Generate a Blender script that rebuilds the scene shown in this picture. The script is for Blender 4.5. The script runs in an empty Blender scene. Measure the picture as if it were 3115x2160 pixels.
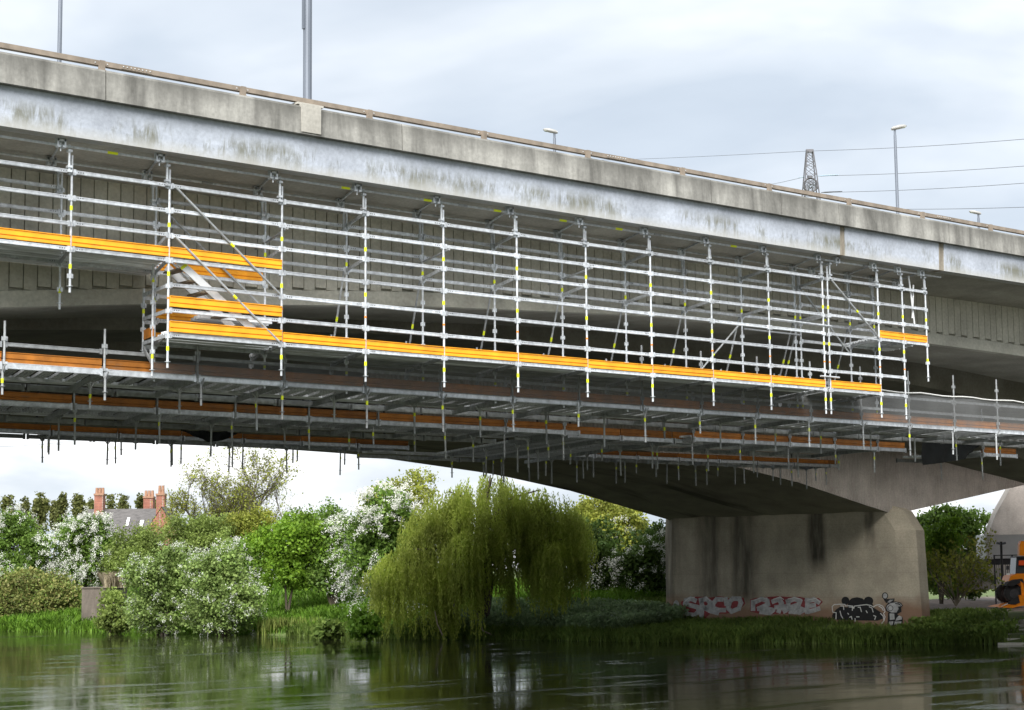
import bpy, math, random
import numpy as np
from mathutils import Vector, Matrix
R_ = math.radians
S = bpy.context.scene
COL = S.collection

# ------------------------------------------------------------------ camera
# world: X runs along the bridge towards the far bank, Y across it away from
# the camera, Z up with the river surface at 0.
FPX, CX, CY, HC = 5500.0, 1557.5, 1080.0, 3.6
AL, TH, RO = R_(50.7), math.atan(655 / 5500), math.asin(.0105)
_v = np.array([math.cos(AL), math.sin(AL), 0]); _r0 = np.array([math.sin(AL), -math.cos(AL), 0]); _z = np.array([0, 0, 1.])
FW = _v * math.cos(TH) + _z * math.sin(TH); _u0 = -_v * math.sin(TH) + _z * math.cos(TH)
RT = math.cos(RO) * _r0 - math.sin(RO) * _u0; UP = math.sin(RO) * _r0 + math.cos(RO) * _u0
CAM = np.array([0, 0, HC])
cd = bpy.data.cameras.new('camera'); cam = bpy.data.objects.new('camera', cd); COL.objects.link(cam)
cd.sensor_fit = 'HORIZONTAL'; cd.sensor_width = 36; cd.lens = 36 * FPX / 3115; cd.clip_start = .5; cd.clip_end = 6000
M = Matrix.Identity(4)
for i in range(3):
    M[i][0] = RT[i]; M[i][1] = UP[i]; M[i][2] = -FW[i]; M[i][3] = CAM[i]
cam.matrix_world = M; S.camera = cam

def ray(px, py): return FW + RT * (px - CX) / FPX - UP * (py - CY) / FPX
def onY(px, py, Y): d = ray(px, py); return Vector(CAM + d * (Y / d[1]))
def onZ(px, py, z): d = ray(px, py); return Vector(CAM + d * ((z - HC) / d[2]))
def atD(px, py, dep): return Vector(CAM + ray(px, py) * dep)
K = 1 / 2.2135
def c1(x, y): return (x * K, y * K)
def c3(x, y): return (2075 + x * K, 300 + y * K)
def c4(x, y): return (x * K, 720 + y * K)
def c5(x, y): return (1040 + x * K, 720 + y * K)
def c6(x, y): return (2075 + x * K, 800 + y * K)
def vA(x, y): return (x * K, 1300 + y * K)
def vB(x, y): return (1040 + x * K, 1300 + y * K)
def vC(x, y): return (2075 + x * K, 1440 + y * K)
def vD(x, y): return (2780 + x / 3.191, 1480 + y / 3.191)

# ------------------------------------------------------------------ sky, sun, exposure
SUN_EL, SUN_AZ = R_(43), Vector((-.74, -.67, 0)).normalized()     # towards the sun, in plan
w = bpy.data.worlds.new('World'); S.world = w; w.use_nodes = True
nt = w.node_tree; nt.nodes.clear()
def N(t, ty, **kw):
    n = t.nodes.new(ty)
    for k, v in kw.items():
        if k.startswith('i_'):
            key = k[2:]; key = int(key) if key.isdigit() else key.replace('_', ' ')
            n.inputs[key].default_value = v
        else: setattr(n, k, v)
    return n
def ramp(t, fac, stops, interp='LINEAR'):
    n = t.nodes.new('ShaderNodeValToRGB'); e = n.color_ramp; e.interpolation = interp
    while len(e.elements) < len(stops): e.elements.new(.5)
    for el, (p, c) in zip(e.elements, stops):
        el.position = p; el.color = (c, c, c, 1) if not isinstance(c, (tuple, list)) else (*c, 1)
    t.links.new(fac, n.inputs[0]); return n
sky = N(nt, 'ShaderNodeTexSky', sky_type='NISHITA', sun_disc=False, sun_elevation=SUN_EL, air_density=1.0, dust_density=2.0, ozone_density=1.0)
sky.sun_rotation = math.atan2(SUN_AZ.x, SUN_AZ.y)
bg = N(nt, 'ShaderNodeBackground'); bg.inputs[1].default_value = 1.0
out = N(nt, 'ShaderNodeOutputWorld')
tc = N(nt, 'ShaderNodeTexCoord')
# clouds: direction projected on a flat layer
sep = N(nt, 'ShaderNodeSeparateXYZ'); nt.links.new(tc.outputs['Generated'], sep.inputs[0])
zz = N(nt, 'ShaderNodeMath', operation='MAXIMUM', i_1=0.0); nt.links.new(sep.outputs[2], zz.inputs[0])
zo = N(nt, 'ShaderNodeMath', operation='ADD', i_1=0.22); nt.links.new(zz.outputs[0], zo.inputs[0])
dx = N(nt, 'ShaderNodeMath', operation='DIVIDE'); nt.links.new(sep.outputs[0], dx.inputs[0]); nt.links.new(zo.outputs[0], dx.inputs[1])
dy = N(nt, 'ShaderNodeMath', operation='DIVIDE'); nt.links.new(sep.outputs[1], dy.inputs[0]); nt.links.new(zo.outputs[0], dy.inputs[1])
cmb = N(nt, 'ShaderNodeCombineXYZ', i_2=5.6); nt.links.new(dx.outputs[0], cmb.inputs[0]); nt.links.new(dy.outputs[0], cmb.inputs[1])
n1 = N(nt, 'ShaderNodeTexNoise', i_Scale=1.5, i_Detail=5.0, i_Roughness=.46, i_Distortion=.35); nt.links.new(cmb.outputs[0], n1.inputs['Vector'])
n2 = N(nt, 'ShaderNodeTexNoise', i_Scale=2.6, i_Detail=5.0, i_Roughness=.55, i_Distortion=.2); nt.links.new(cmb.outputs[0], n2.inputs['Vector'])
cl = ramp(nt, n1.outputs[0], [(.40, (.49, .55, .625)), (.49, (.595, .645, .705)), (.57, (.75, .785, .82)), (.66, (1.08, 1.08, 1.08))])
c2r = ramp(nt, n2.outputs[0], [(.35, (.92, .93, .945)), (.65, (1.06, 1.055, 1.05))])
mul = N(nt, 'ShaderNodeMix', data_type='RGBA', blend_type='MULTIPLY'); mul.inputs[0].default_value = 1
nt.links.new(cl.outputs[0], mul.inputs[6]); nt.links.new(c2r.outputs[0], mul.inputs[7])
sks = N(nt, 'ShaderNodeMix', data_type='RGBA', blend_type='MULTIPLY'); sks.inputs[0].default_value = 1; sks.inputs[7].default_value = (.10, .10, .10, 1)
nt.links.new(sky.outputs[0], sks.inputs[6])
mx = N(nt, 'ShaderNodeMix', data_type='RGBA'); mx.inputs[0].default_value = .92
nt.links.new(sks.outputs[2], mx.inputs[6]); nt.links.new(mul.outputs[2], mx.inputs[7])
nt.links.new(mx.outputs[2], bg.inputs[0]); nt.links.new(bg.outputs[0], out.inputs[0])
SKY_STRENGTH = .63
bg.inputs[1].default_value = SKY_STRENGTH
sd = bpy.data.lights.new('sun', 'SUN'); sun = bpy.data.objects.new('sun', sd); COL.objects.link(sun)
sd.energy = 3.8; sd.angle = R_(45); sd.color = (1, .97, .93)
_sv = SUN_AZ * math.cos(SUN_EL) + Vector((0, 0, math.sin(SUN_EL)))
sun.rotation_euler = (-_sv).to_track_quat('-Z', 'Y').to_euler(); sun.location = (0, 0, 60)
S.view_settings.view_transform = 'Standard'; S.view_settings.look = 'None'; S.view_settings.gamma = 1
S.view_settings.use_curve_mapping = False
S.view_settings.exposure = 1.2
S.cycles.max_bounces = 6; S.cycles.transparent_max_bounces = 12; S.cycles.use_denoising = True
try: S.cycles.denoiser = 'OPENIMAGEDENOISE'
except Exception: pass

# ------------------------------------------------------------------ materials
MATS = {}
def newmat(name):
    m = bpy.data.materials.new(name); m.use_nodes = True
    t = m.node_tree; b = t.nodes['Principled BSDF']; MATS[name] = m
    return m, t, b
def pos(t, scale=(1, 1, 1), rot=(0, 0, 0)):
    g = N(t, 'ShaderNodeNewGeometry'); mp = N(t, 'ShaderNodeMapping'); mp.inputs['Scale'].default_value = scale; mp.inputs['Rotation'].default_value = rot
    t.links.new(g.outputs['Position'], mp.inputs['Vector']); return mp.outputs[0]
def noise(t, vec, scale, detail=4, rough=.55, dist=0):
    n = N(t, 'ShaderNodeTexNoise', i_Scale=scale, i_Detail=detail, i_Roughness=rough, i_Distortion=dist); t.links.new(vec, n.inputs['Vector']); return n.outputs[0]
def mixc(t, fac, a, b, mode='MIX'):
    n = N(t, 'ShaderNodeMix', data_type='RGBA', blend_type=mode)
    for s, v in ((0, fac), (6, a), (7, b)):
        if isinstance(v, (int, float)): n.inputs[s].default_value = v
        elif isinstance(v, tuple): n.inputs[s].default_value = (*v, 1)
        else: t.links.new(v, n.inputs[s])
    return n.outputs[2]
def mth(t, op, a, b=0.0, clamp=False):
    n = N(t, 'ShaderNodeMath', operation=op, use_clamp=clamp)
    for s, v in ((0, a), (1, b)):
        if isinstance(v, (int, float)): n.inputs[s].default_value = v
        else: t.links.new(v, n.inputs[s])
    return n.outputs[0]
def bump(t, b, h, strength=.3, dist=.02):
    n = N(t, 'ShaderNodeBump', i_Strength=strength, i_Distance=dist); t.links.new(h, n.inputs['Height']); t.links.new(n.outputs[0], b.inputs['Normal'])
def xyz(t):
    g = N(t, 'ShaderNodeNewGeometry'); s = N(t, 'ShaderNodeSeparateXYZ'); t.links.new(g.outputs['Position'], s.inputs[0]); return s.outputs

def simple(name, col, rough=.6, metal=0, var=.25, scale=6, spec=.4, bmp=0, stretch=(1, 1, 1), ovar=0, grime=.5):
    m, t, b = newmat(name)
    v = pos(t, stretch); n = noise(t, v, scale, 5)
    r = ramp(t, n, [(.3, 1 - var), (.7, 1 + var * .6)])
    c = mixc(t, 1.0, col, r.outputs[0], 'MULTIPLY')
    if ovar:
        oi = N(t, 'ShaderNodeObjectInfo'); c = mixc(t, 1.0, c, ramp(t, oi.outputs['Random'], [(0, 1 - ovar), (1, 1 + ovar * .5)]).outputs[0], 'MULTIPLY')
        gr = ramp(t, noise(t, pos(t, (.7, 3, 5)), 2.0, 6, .7), [(.56, 0.0), (.72, grime)]); c = mixc(t, gr.outputs[0], c, (.16, .12, .085))
    t.links.new(c, b.inputs['Base Color'])
    b.inputs['Roughness'].default_value = rough; b.inputs['Metallic'].default_value = metal; b.inputs['Specular IOR Level'].default_value = spec
    if bmp: bump(t, b, n, bmp, .01)
    return m
simple('galv', (.60, .63, .66), .42, .35, .3, 9, .5, ovar=.28, grime=.35)
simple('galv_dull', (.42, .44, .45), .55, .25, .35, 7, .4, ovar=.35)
simple('galv_deck', (.74, .77, .80), .5, 0, .35, 3, .4, stretch=(.5, 3, 1), ovar=.4)
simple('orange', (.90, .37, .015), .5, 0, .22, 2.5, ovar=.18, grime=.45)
simple('orange_shaded_grimy', (.42, .15, .018), .6, 0, .3, 4, ovar=.3, grime=.6)  # orange with under-bridge shade put into its colour, plus grime
simple('dark_net', (.05, .055, .05), .85, 0, .4, 3)
simple('tag_yellow', (.72, .80, .02), .5, 0, .1)
simple('mark_orange', (.75, .22, .02), .5, 0, .1)
simple('alu', (.72, .73, .73), .35, .4, .12, 8)
simple('tread', (.16, .13, .09), .8, 0, .3, 8)
simple('dark_steel', (.05, .05, .055), .6, .2, .3)
simple('rail_paint', (.235, .195, .155), .6, 0, .3, 4, stretch=(1, 1, 1))
simple('lamp_steel', (.15, .17, .205), .5, .25, .25, 3, stretch=(1, 1, .15))
simple('lamp_head', (.30, .30, .29), .5, 0, .15)
simple('lamp_lens', (.28, .29, .25), .3, 0, .1)
simple('black_net', (.012, .014, .014), .85, 0, .4, 3)
simple('pylon_steel', (.13, .13, .14), .6, .2, .1)
simple('cable', (.10, .10, .11), .6, 0, .1)
simple('insulator', (.42, .55, .66), .25, 0, .1)
simple('bark', (.085, .07, .05), .9, 0, .45, 5, bmp=.4, stretch=(1, 1, .2))
simple('bark_pale', (.25, .22, .17), .9, 0, .35, 5, bmp=.3, stretch=(1, 1, .2))
simple('slate', (.095, .09, .088), .7, 0, .35, 2.2, stretch=(1, 1, 3))
simple('render_white', (.72, .73, .74), .7, 0, .15, .6)
simple('machine_orange', (.85, .26, .01), .4, 0, .12, 3)
simple('machine_red', (.72, .09, .02), .4, 0, .12, 3)
simple('rubber', (.025, .025, .026), .85, 0, .3, 5)
simple('clay_pot', (.30, .17, .11), .8, 0, .3)
simple('glass_dark', (.05, .06, .07), .1, 0, .1)
simple('white_paint', (.78, .78, .76), .5, 0, .1)
simple('paint_black', (.014, .014, .015), .75, 0, .3, 5)
simple('paint_grey', (.42, .42, .42), .75, 0, .4, 5)
simple('paint_white', (.66, .66, .64), .75, 0, .15, 6)
simple('paint_red', (.26, .045, .05), .8, 0, .35, 4)

def concrete(name, base, dark, streak=.7, sx=2.2, sz=.22, spots=None, bmp=.25):
    m, t, b = newmat(name)
    v = pos(t, (sx, sx, sz)); big = noise(t, v, 1.0, 6, .6, .4)
    fine = noise(t, pos(t), 14, 5); mid = noise(t, pos(t), .8, 4)
    r = ramp(t, big, [(.34, 1.0), (.62, 0.0)])
    f = mth(t, 'MULTIPLY', r.outputs[0], streak)
    c = mixc(t, f, base, dark)
    r2 = ramp(t, mid, [(.3, .78), (.7, 1.15)]); c = mixc(t, 1, c, r2.outputs[0], 'MULTIPLY')
    r3 = ramp(t, fine, [(.25, .82), (.75, 1.12)]); c = mixc(t, 1, c, r3.outputs[0], 'MULTIPLY')
    t.links.new(c, b.inputs['Base Color']); b.inputs['Roughness'].default_value = .88; b.inputs['Specular IOR Level'].default_value = .25
    bump(t, b, fine, bmp, .012)
    return m, t, b, c
# parapet: dark rain streaks from the coping down, thin white lime runs
m, t, b, c = concrete('concrete_parapet', (.335, .33, .305), (.10, .098, .09), .85, 1.9, .28)
s = xyz(t)
top = ramp(t, mth(t, 'DIVIDE', mth(t, 'SUBTRACT', s[2], 12.74), .62), [(.35, 0.0), (1.0, 1.0)])
nn = noise(t, pos(t, (.9, .9, .2)), 1.0, 5)
f = mth(t, 'MULTIPLY', top.outputs[0], ramp(t, nn, [(.38, .25), (.6, .85)]).outputs[0])
c = mixc(t, f, c, (.085, .083, .075))
lime = ramp(t, noise(t, pos(t, (4.5, 1, .5)), 1.0, 3, .6, .3), [(.735, 0.0), (.76, .7)])
c = mixc(t, lime.outputs[0], c, (.62, .60, .55)); t.links.new(c, b.inputs['Base Color'])
# fascia: pale, green-black algae in ragged vertical patches along the lower half
m, t, b, c = concrete('concrete_fascia', (.43, .465, .53), (.37, .40, .45), .6, .7, .3, bmp=.1)
s = xyz(t)
hgt = mth(t, 'DIVIDE', mth(t, 'SUBTRACT', s[2], 11.96), .78)
band = ramp(t, hgt, [(.02, .45), (.2, .8), (.45, 1.0), (.62, .55), (.78, .0)])
alg = noise(t, pos(t, (.75, .75, .75)), 1.0, 3, .5, .2)
alg2 = noise(t, pos(t, (8, 8, 2.0)), 1.0, 8, .72, .6)
f = mth(t, 'ADD', mth(t, 'MULTIPLY', alg, .62), mth(t, 'MULTIPLY', alg2, .5))
f = mth(t, 'MULTIPLY', ramp(t, f, [(.548, 0.0), (.60, .45), (.68, .93)]).outputs[0], band.outputs[0])
c = mixc(t, f, c, (.15, .15, .11))
low = ramp(t, mth(t, 'ADD', hgt, mth(t, 'MULTIPLY', noise(t, pos(t, (1.2, 1, 1)), 1.0, 4), .35)), [(.2, .55), (.48, 0.0)])
c = mixc(t, low.outputs[0], c, (.42, .41, .365)); t.links.new(c, b.inputs['Base Color'])
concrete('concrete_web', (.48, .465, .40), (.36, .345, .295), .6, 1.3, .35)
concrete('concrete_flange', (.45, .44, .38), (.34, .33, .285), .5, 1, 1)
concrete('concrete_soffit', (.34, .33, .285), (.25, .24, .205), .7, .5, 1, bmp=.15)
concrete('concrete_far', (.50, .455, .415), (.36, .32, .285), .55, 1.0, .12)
concrete('concrete_joint', (.30, .27, .22), (.16, .14, .11), .7, 6, .6)
concrete('concrete_patch', (.42, .405, .365), (.29, .28, .25), .5, 2, .6)
concrete('concrete_old', (.14, .12, .10), (.065, .055, .045), .7, 1.5, .4)
# far soffit: oblique wet stains
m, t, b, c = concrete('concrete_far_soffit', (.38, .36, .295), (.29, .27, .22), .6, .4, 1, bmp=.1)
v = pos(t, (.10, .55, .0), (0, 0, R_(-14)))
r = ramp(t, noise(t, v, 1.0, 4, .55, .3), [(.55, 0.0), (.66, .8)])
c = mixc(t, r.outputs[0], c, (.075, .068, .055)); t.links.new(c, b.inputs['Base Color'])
# pier: grey-brown, dark water runs below the bearing shelf, red-brown flood band
m, t, b, c = concrete('concrete_pier', (.47, .42, .325), (.35, .31, .24), .55, .8, .25, bmp=.15)
s = xyz(t)
u = mth(t, 'DIVIDE', mth(t, 'SUBTRACT', s[1], 57.6), 12.3)          # 0 near end .. 1 far end
wob = mth(t, 'MULTIPLY', mth(t, 'SUBTRACT', noise(t, pos(t, (1.2, 1.2, .5)), 1.0, 4), .5), .035)
uw = mth(t, 'ADD', u, wob)
st = ramp(t, uw, [(.045, 0.0), (.06, .75), (.085, .75), (.10, 0.0), (.255, 0.0), (.275, 1.0), (.325, 1.0), (.35, 0.0), (.555, 0.0), (.61, .95), (.66, .85), (.70, .25), (.735, .3), (.76, .9), (.82, .6), (.88, .1), (.93, .35), (.97, .8)])
hz = mth(t, 'DIVIDE', mth(t, 'SUBTRACT', s[2], 1.0), 5.1)
lenr = ramp(t, uw, [(.0, .62), (.10, .66), (.2, .42), (.36, .45), (.5, .1), (.95, .05)])
fade = mth(t, 'MULTIPLY', mth(t, 'SUBTRACT', hz, lenr.outputs[0]), 6.0, True)
fade = mth(t, 'MULTIPLY', fade, ramp(t, noise(t, pos(t, (3, 3, .5)), 1.0, 4), [(.3, .45), (.6, .95)]).outputs[0])
c = mixc(t, mth(t, 'MULTIPLY', st.outputs[0], fade), c, (.065, .058, .045))
hn = mth(t, 'ADD', hz, mth(t, 'MULTIPLY', noise(t, pos(t, (.6, .6, 1.2)), 1.0, 4), .22))
c = mixc(t, ramp(t, hn, [(.20, .85), (.36, 0.0)]).outputs[0], c, (.23, .125, .078))
fr = mth(t, 'FRACT', mth(t, 'DIVIDE', mth(t, 'ADD', s[2], .35), 1.21))
c = mixc(t, mth(t, 'MULTIPLY', mth(t, 'LESS_THAN', fr, .022), .16), c, (.10, .09, .07))
fr2 = mth(t, 'FRACT', mth(t, 'DIVIDE', s[2], .152))
c = mixc(t, mth(t, 'MULTIPLY', mth(t, 'LESS_THAN', fr2, .06), .12), c, (.16, .14, .11))
t.links.new(c, b.inputs['Base Color'])
# brick
m, t, b = newmat('brick')
br = N(t, 'ShaderNodeTexBrick', i_Scale=1.0); br.inputs['Color1'].default_value = (.29, .085, .045, 1); br.inputs['Color2'].default_value = (.21, .06, .038, 1); br.inputs['Mortar'].default_value = (.3, .25, .21, 1)
br.inputs['Brick Width'].default_value = .23; br.inputs['Row Height'].default_value = .075; br.inputs['Mortar Size'].default_value = .008
g = N(t, 'ShaderNodeNewGeometry'); sx_ = N(t, 'ShaderNodeSeparateXYZ'); t.links.new(g.outputs['Position'], sx_.inputs[0])
cc = N(t, 'ShaderNodeCombineXYZ'); t.links.new(mth(t, 'ADD', sx_.outputs[0], sx_.outputs[1]), cc.inputs[0]); t.links.new(sx_.outputs[2], cc.inputs[1])
t.links.new(cc.outputs[0], br.inputs['Vector']); cb = mixc(t, 1, br.outputs[0], ramp(t, noise(t, pos(t), 1.5, 4), [(.3, .7), (.7, 1.15)]).outputs[0], 'MULTIPLY')
t.links.new(cb, b.inputs['Base Color']); b.inputs['Roughness'].default_value = .9
# netting: fine mesh, half open
m, t, b = newmat('net')
b.inputs['Base Color'].default_value = (.17, .175, .175, 1); b.inputs['Roughness'].default_value = .9
tr = N(t, 'ShaderNodeBsdfTransparent'); mxs = N(t, 'ShaderNodeMixShader')
fold = ramp(t, noise(t, pos(t, (.9, .9, .25)), 1.0, 4), [(.3, .36), (.7, .56)])
t.links.new(fold.outputs[0], mxs.inputs[0]); t.links.new(tr.outputs[0], mxs.inputs[1]); t.links.new(b.outputs[0], mxs.inputs[2])
t.links.new(mxs.outputs[0], t.nodes['Material Output'].inputs[0])
# water
m, t, b = newmat('river_water')
b.inputs['Base Color'].default_value = (.020, .022, .010, 1); b.inputs['Roughness'].default_value = .035; b.inputs['IOR'].default_value = 1.33
a = noise(t, pos(t, (1, 1, 1), (0, 0, AL)), .9, 3, .5, .3); a2 = noise(t, pos(t, (.7, 1.6, 1), (0, 0, R_(90) - AL)), 7.0, 5, .65, .5)
patch = ramp(t, noise(t, pos(t, (.10, .42, 1), (0, 0, R_(90) - AL)), 1.0, 6, .68, 1.0), [(.50, .04), (.60, .25), (.66, 1.1)])
hgt = mth(t, 'ADD', mth(t, 'MULTIPLY', a, .36), mth(t, 'MULTIPLY', mth(t, 'MULTIPLY', a2, patch.outputs[0]), 1.0))
bump(t, b, hgt, .30, .045)
# ground
m, t, b = newmat('bank_soil')
s = xyz(t)
gn = noise(t, pos(t), .35, 6); gf = noise(t, pos(t), 3, 5)
cg = mixc(t, ramp(t, gn, [(.35, 0.0), (.65, 1.0)]).outputs[0], (.060, .085, .022), (.085, .12, .03))
dirt = mixc(t, ramp(t, gf, [(.3, 0.0), (.7, 1.0)]).outputs[0], (.15, .115, .095), (.235, .19, .165))
yard = mth(t, 'MULTIPLY', ramp(t, mth(t, 'ADD', mth(t, 'DIVIDE', s[1], 100.0), mth(t, 'MULTIPLY', mth(t, 'SUBTRACT', gn, .5), .06)), [(.76, 1.0), (.80, 0.0)]).outputs[0],
           ramp(t, mth(t, 'ADD', mth(t, 'DIVIDE', s[0], 200.0), mth(t, 'MULTIPLY', mth(t, 'SUBTRACT', gn, .5), .02)), [(.385, 0.0), (.395, 1.0)]).outputs[0])
t.links.new(mixc(t, yard, cg, dirt), b.inputs['Base Color']); b.inputs['Roughness'].default_value = .95; bump(t, b, gf, .6, .08)

def leafmat(name, a, bcol, trans=.35, rough=.55, patchy=.45):
    m, t, b = newmat(name)
    g = N(t, 'ShaderNodeNewGeometry'); lf = 1.27 if name not in ('blossom', 'catkin') else 1.0
    c = mixc(t, g.outputs['Random Per Island'], tuple(q * lf for q in a), tuple(q * lf for q in bcol))
    n = noise(t, pos(t), .55, 4); c = mixc(t, 1, c, ramp(t, n, [(.3, 1 - patchy), (.7, 1 + patchy * .7)]).outputs[0], 'MULTIPLY')
    t.links.new(c, b.inputs['Base Color']); b.inputs['Roughness'].default_value = rough; b.inputs['Specular IOR Level'].default_value = .25
    tl = N(t, 'ShaderNodeBsdfTranslucent'); t.links.new(c, tl.inputs[0])
    ms = N(t, 'ShaderNodeMixShader'); ms.inputs[0].default_value = trans
    t.links.new(b.outputs[0], ms.inputs[1]); t.links.new(tl.outputs[0], ms.inputs[2]); t.links.new(ms.outputs[0], t.nodes['Material Output'].inputs[0])
    return m
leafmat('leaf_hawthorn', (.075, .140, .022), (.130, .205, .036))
leafmat('leaf_hawthorn_shaded', (.045, .085, .018), (.085, .135, .028))  # hawthorn leaf with the bridge's shade put into a darker green
leafmat('leaf_maple', (.095, .185, .016), (.165, .265, .026), .45)
leafmat('leaf_olive', (.115, .165, .035), (.175, .225, .055), .4)
leafmat('leaf_willow', (.235, .300, .045), (.365, .410, .090), .6, patchy=.5)
leafmat('leaf_silver', (.12, .19, .045), (.20, .265, .08), .35)
leafmat('leaf_yellow', (.15, .185, .028), (.26, .27, .05), .45)
leafmat('leaf_poplar', (.085, .105, .032), (.15, .155, .05), .45)
leafmat('leaf_bramble', (.10, .155, .030), (.19, .175, .06), .3)
leafmat('blossom', (.62, .63, .56), (.80, .80, .76), .3, patchy=.15)
leafmat('catkin', (.50, .53, .45), (.70, .72, .66), .3, patchy=.15)
leafmat('grass_bright', (.085, .18, .018), (.15, .265, .03), .4)
leafmat('grass_mid', (.105, .170, .035), (.180, .245, .055), .4)
leafmat('grass_nettle', (.125, .190, .085), (.19, .255, .125), .35)
leafmat('grass_dry', (.30, .26, .17), (.42, .36, .25), .3)
leafmat('reed', (.16, .235, .05), (.30, .34, .09), .4)

# ------------------------------------------------------------------ mesh helpers
class MB:
    def __init__(s): s.v = []; s.f = []
    def add(s, vs, fs):
        o = len(s.v); s.v += [tuple(p) for p in vs]; s.f += [tuple(i + o for i in q) for q in fs]; return s
    def box(s, x0, x1, y0, y1, z0, z1):
        return s.add([(x, y, z) for z in (z0, z1) for y in (y0, y1) for x in (x0, x1)],
                     [(0, 2, 3, 1), (4, 5, 7, 6), (0, 1, 5, 4), (2, 6, 7, 3), (0, 4, 6, 2), (1, 3, 7, 5)])
    def bar(s, p, q, w, h, up=(0, 0, 1)):
        p = Vector(p); q = Vector(q); d = (q - p).normalized(); u = Vector(up)
        if abs(d.dot(u)) > .95: u = Vector((1, 0, 0))
        a = d.cross(u).normalized() * (w / 2); b_ = a.cross(d).normalized() * (h / 2)
        vs = [e + sa * a + sb * b_ for e in (p, q) for sa, sb in ((-1, -1), (1, -1), (1, 1), (-1, 1))]
        return s.add(vs, [(0, 1, 2, 3), (7, 6, 5, 4), (0, 4, 5, 1), (1, 5, 6, 2), (2, 6, 7, 3), (3, 7, 4, 0)])
    def tube(s, p, q, r, n=8, r2=None, cap=True):
        return s.path([p, q], [r, r if r2 is None else r2], n, cap)
    def path(s, pts, rs, n=6, cap=True):
        pts = [Vector(p) for p in pts]
        if isinstance(rs, (int, float)): rs = [rs] * len(pts)
        vs = []; fs = []; ref = None
        for i, p in enumerate(pts):
            d = (pts[min(i + 1, len(pts) - 1)] - pts[max(i - 1, 0)]).normalized()
            if ref is None: ref = Vector((0, 0, 1)) if abs(d.z) < .9 else Vector((1, 0, 0))
            a = d.cross(ref).normalized(); ref = a.cross(d).normalized()
            for k in range(n):
                th = 2 * math.pi * k / n; vs.append(p + (a * math.cos(th) + ref * math.sin(th)) * rs[i])
        for i in range(len(pts) - 1):
            for k in range(n):
                k2 = (k + 1) % n; fs.append((i * n + k, i * n + k2, (i + 1) * n + k2, (i + 1) * n + k))
        if cap: fs += [tuple(range(n))[::-1], tuple(range((len(pts) - 1) * n, len(pts) * n))]
        return s.add(vs, fs)
    def prof(s, pr, x0, x1):                  # closed (y,z) profile extruded along x
        n = len(pr); vs = [(x, y, z) for x in (x0, x1) for y, z in pr]
        fs = [(k, (k + 1) % n, n + (k + 1) % n, n + k) for k in range(n)] + [tuple(range(n))[::-1], tuple(range(n, 2 * n))]
        return s.add(vs, fs)
    def poly(s, pts, h):                      # (x,y) polygon from z=h[0] to h[1]
        n = len(pts); vs = [(x, y, z) for z in h for x, y in pts]
        return s.add(vs, [(k, (k + 1) % n, n + (k + 1) % n, n + k) for k in range(n)] + [tuple(range(n))[::-1], tuple(range(n, 2 * n))])
    def mesh(s, name, mat=None, smooth=False):
        me = bpy.data.meshes.new(name); me.from_pydata(s.v, [], s.f); me.validate()
        if mat: me.materials.append(MATS[mat])
        if smooth: me.shade_smooth()
        return me
def ob(name, me, parent=None, loc=None, rot=None, mat=None, smooth=False):
    if isinstance(me, MB): me = me.mesh(name, mat, smooth)
    o = bpy.data.objects.new(name, me); COL.objects.link(o)
    if loc is not None: o.location = loc
    if rot is not None: o.rotation_euler = rot
    if parent is not None:
        o.parent = parent
        wl = Vector(parent.location); p = parent
        while p.parent is not None: p = p.parent; wl = wl + Vector(p.location)
        o.matrix_parent_inverse = Matrix.Translation(-Vector(parent['_w']) if '_w' in parent else -Vector(parent.location))
    return o
def sub(name, me, part, loc=None, rot=None, mat=None):   # child of a part that sits in its thing's frame; world coordinates
    if isinstance(me, MB): me = me.mesh(name, mat)
    o = bpy.data.objects.new(name, me); COL.objects.link(o)
    if loc is not None: o.location = loc
    if rot is not None: o.rotation_euler = rot
    o.parent = part; pl = Matrix.Translation(part.location) @ part.rotation_euler.to_matrix().to_4x4()
    o.matrix_parent_inverse = pl.inverted(); return o
def thing(name, label, cat, loc=(0, 0, 0), group=None):
    o = bpy.data.objects.new(name, None); COL.objects.link(o); o.location = loc; o.empty_display_size = .3
    return tag(o, label, cat, group)
def tag(o, label, cat, group=None, kind=None):
    if label: o['label'] = label
    if cat: o['category'] = cat
    if group: o['group'] = group
    if kind: o['kind'] = kind
    return o
def struct(o, label=None): o['kind'] = 'structure'; return o

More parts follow.
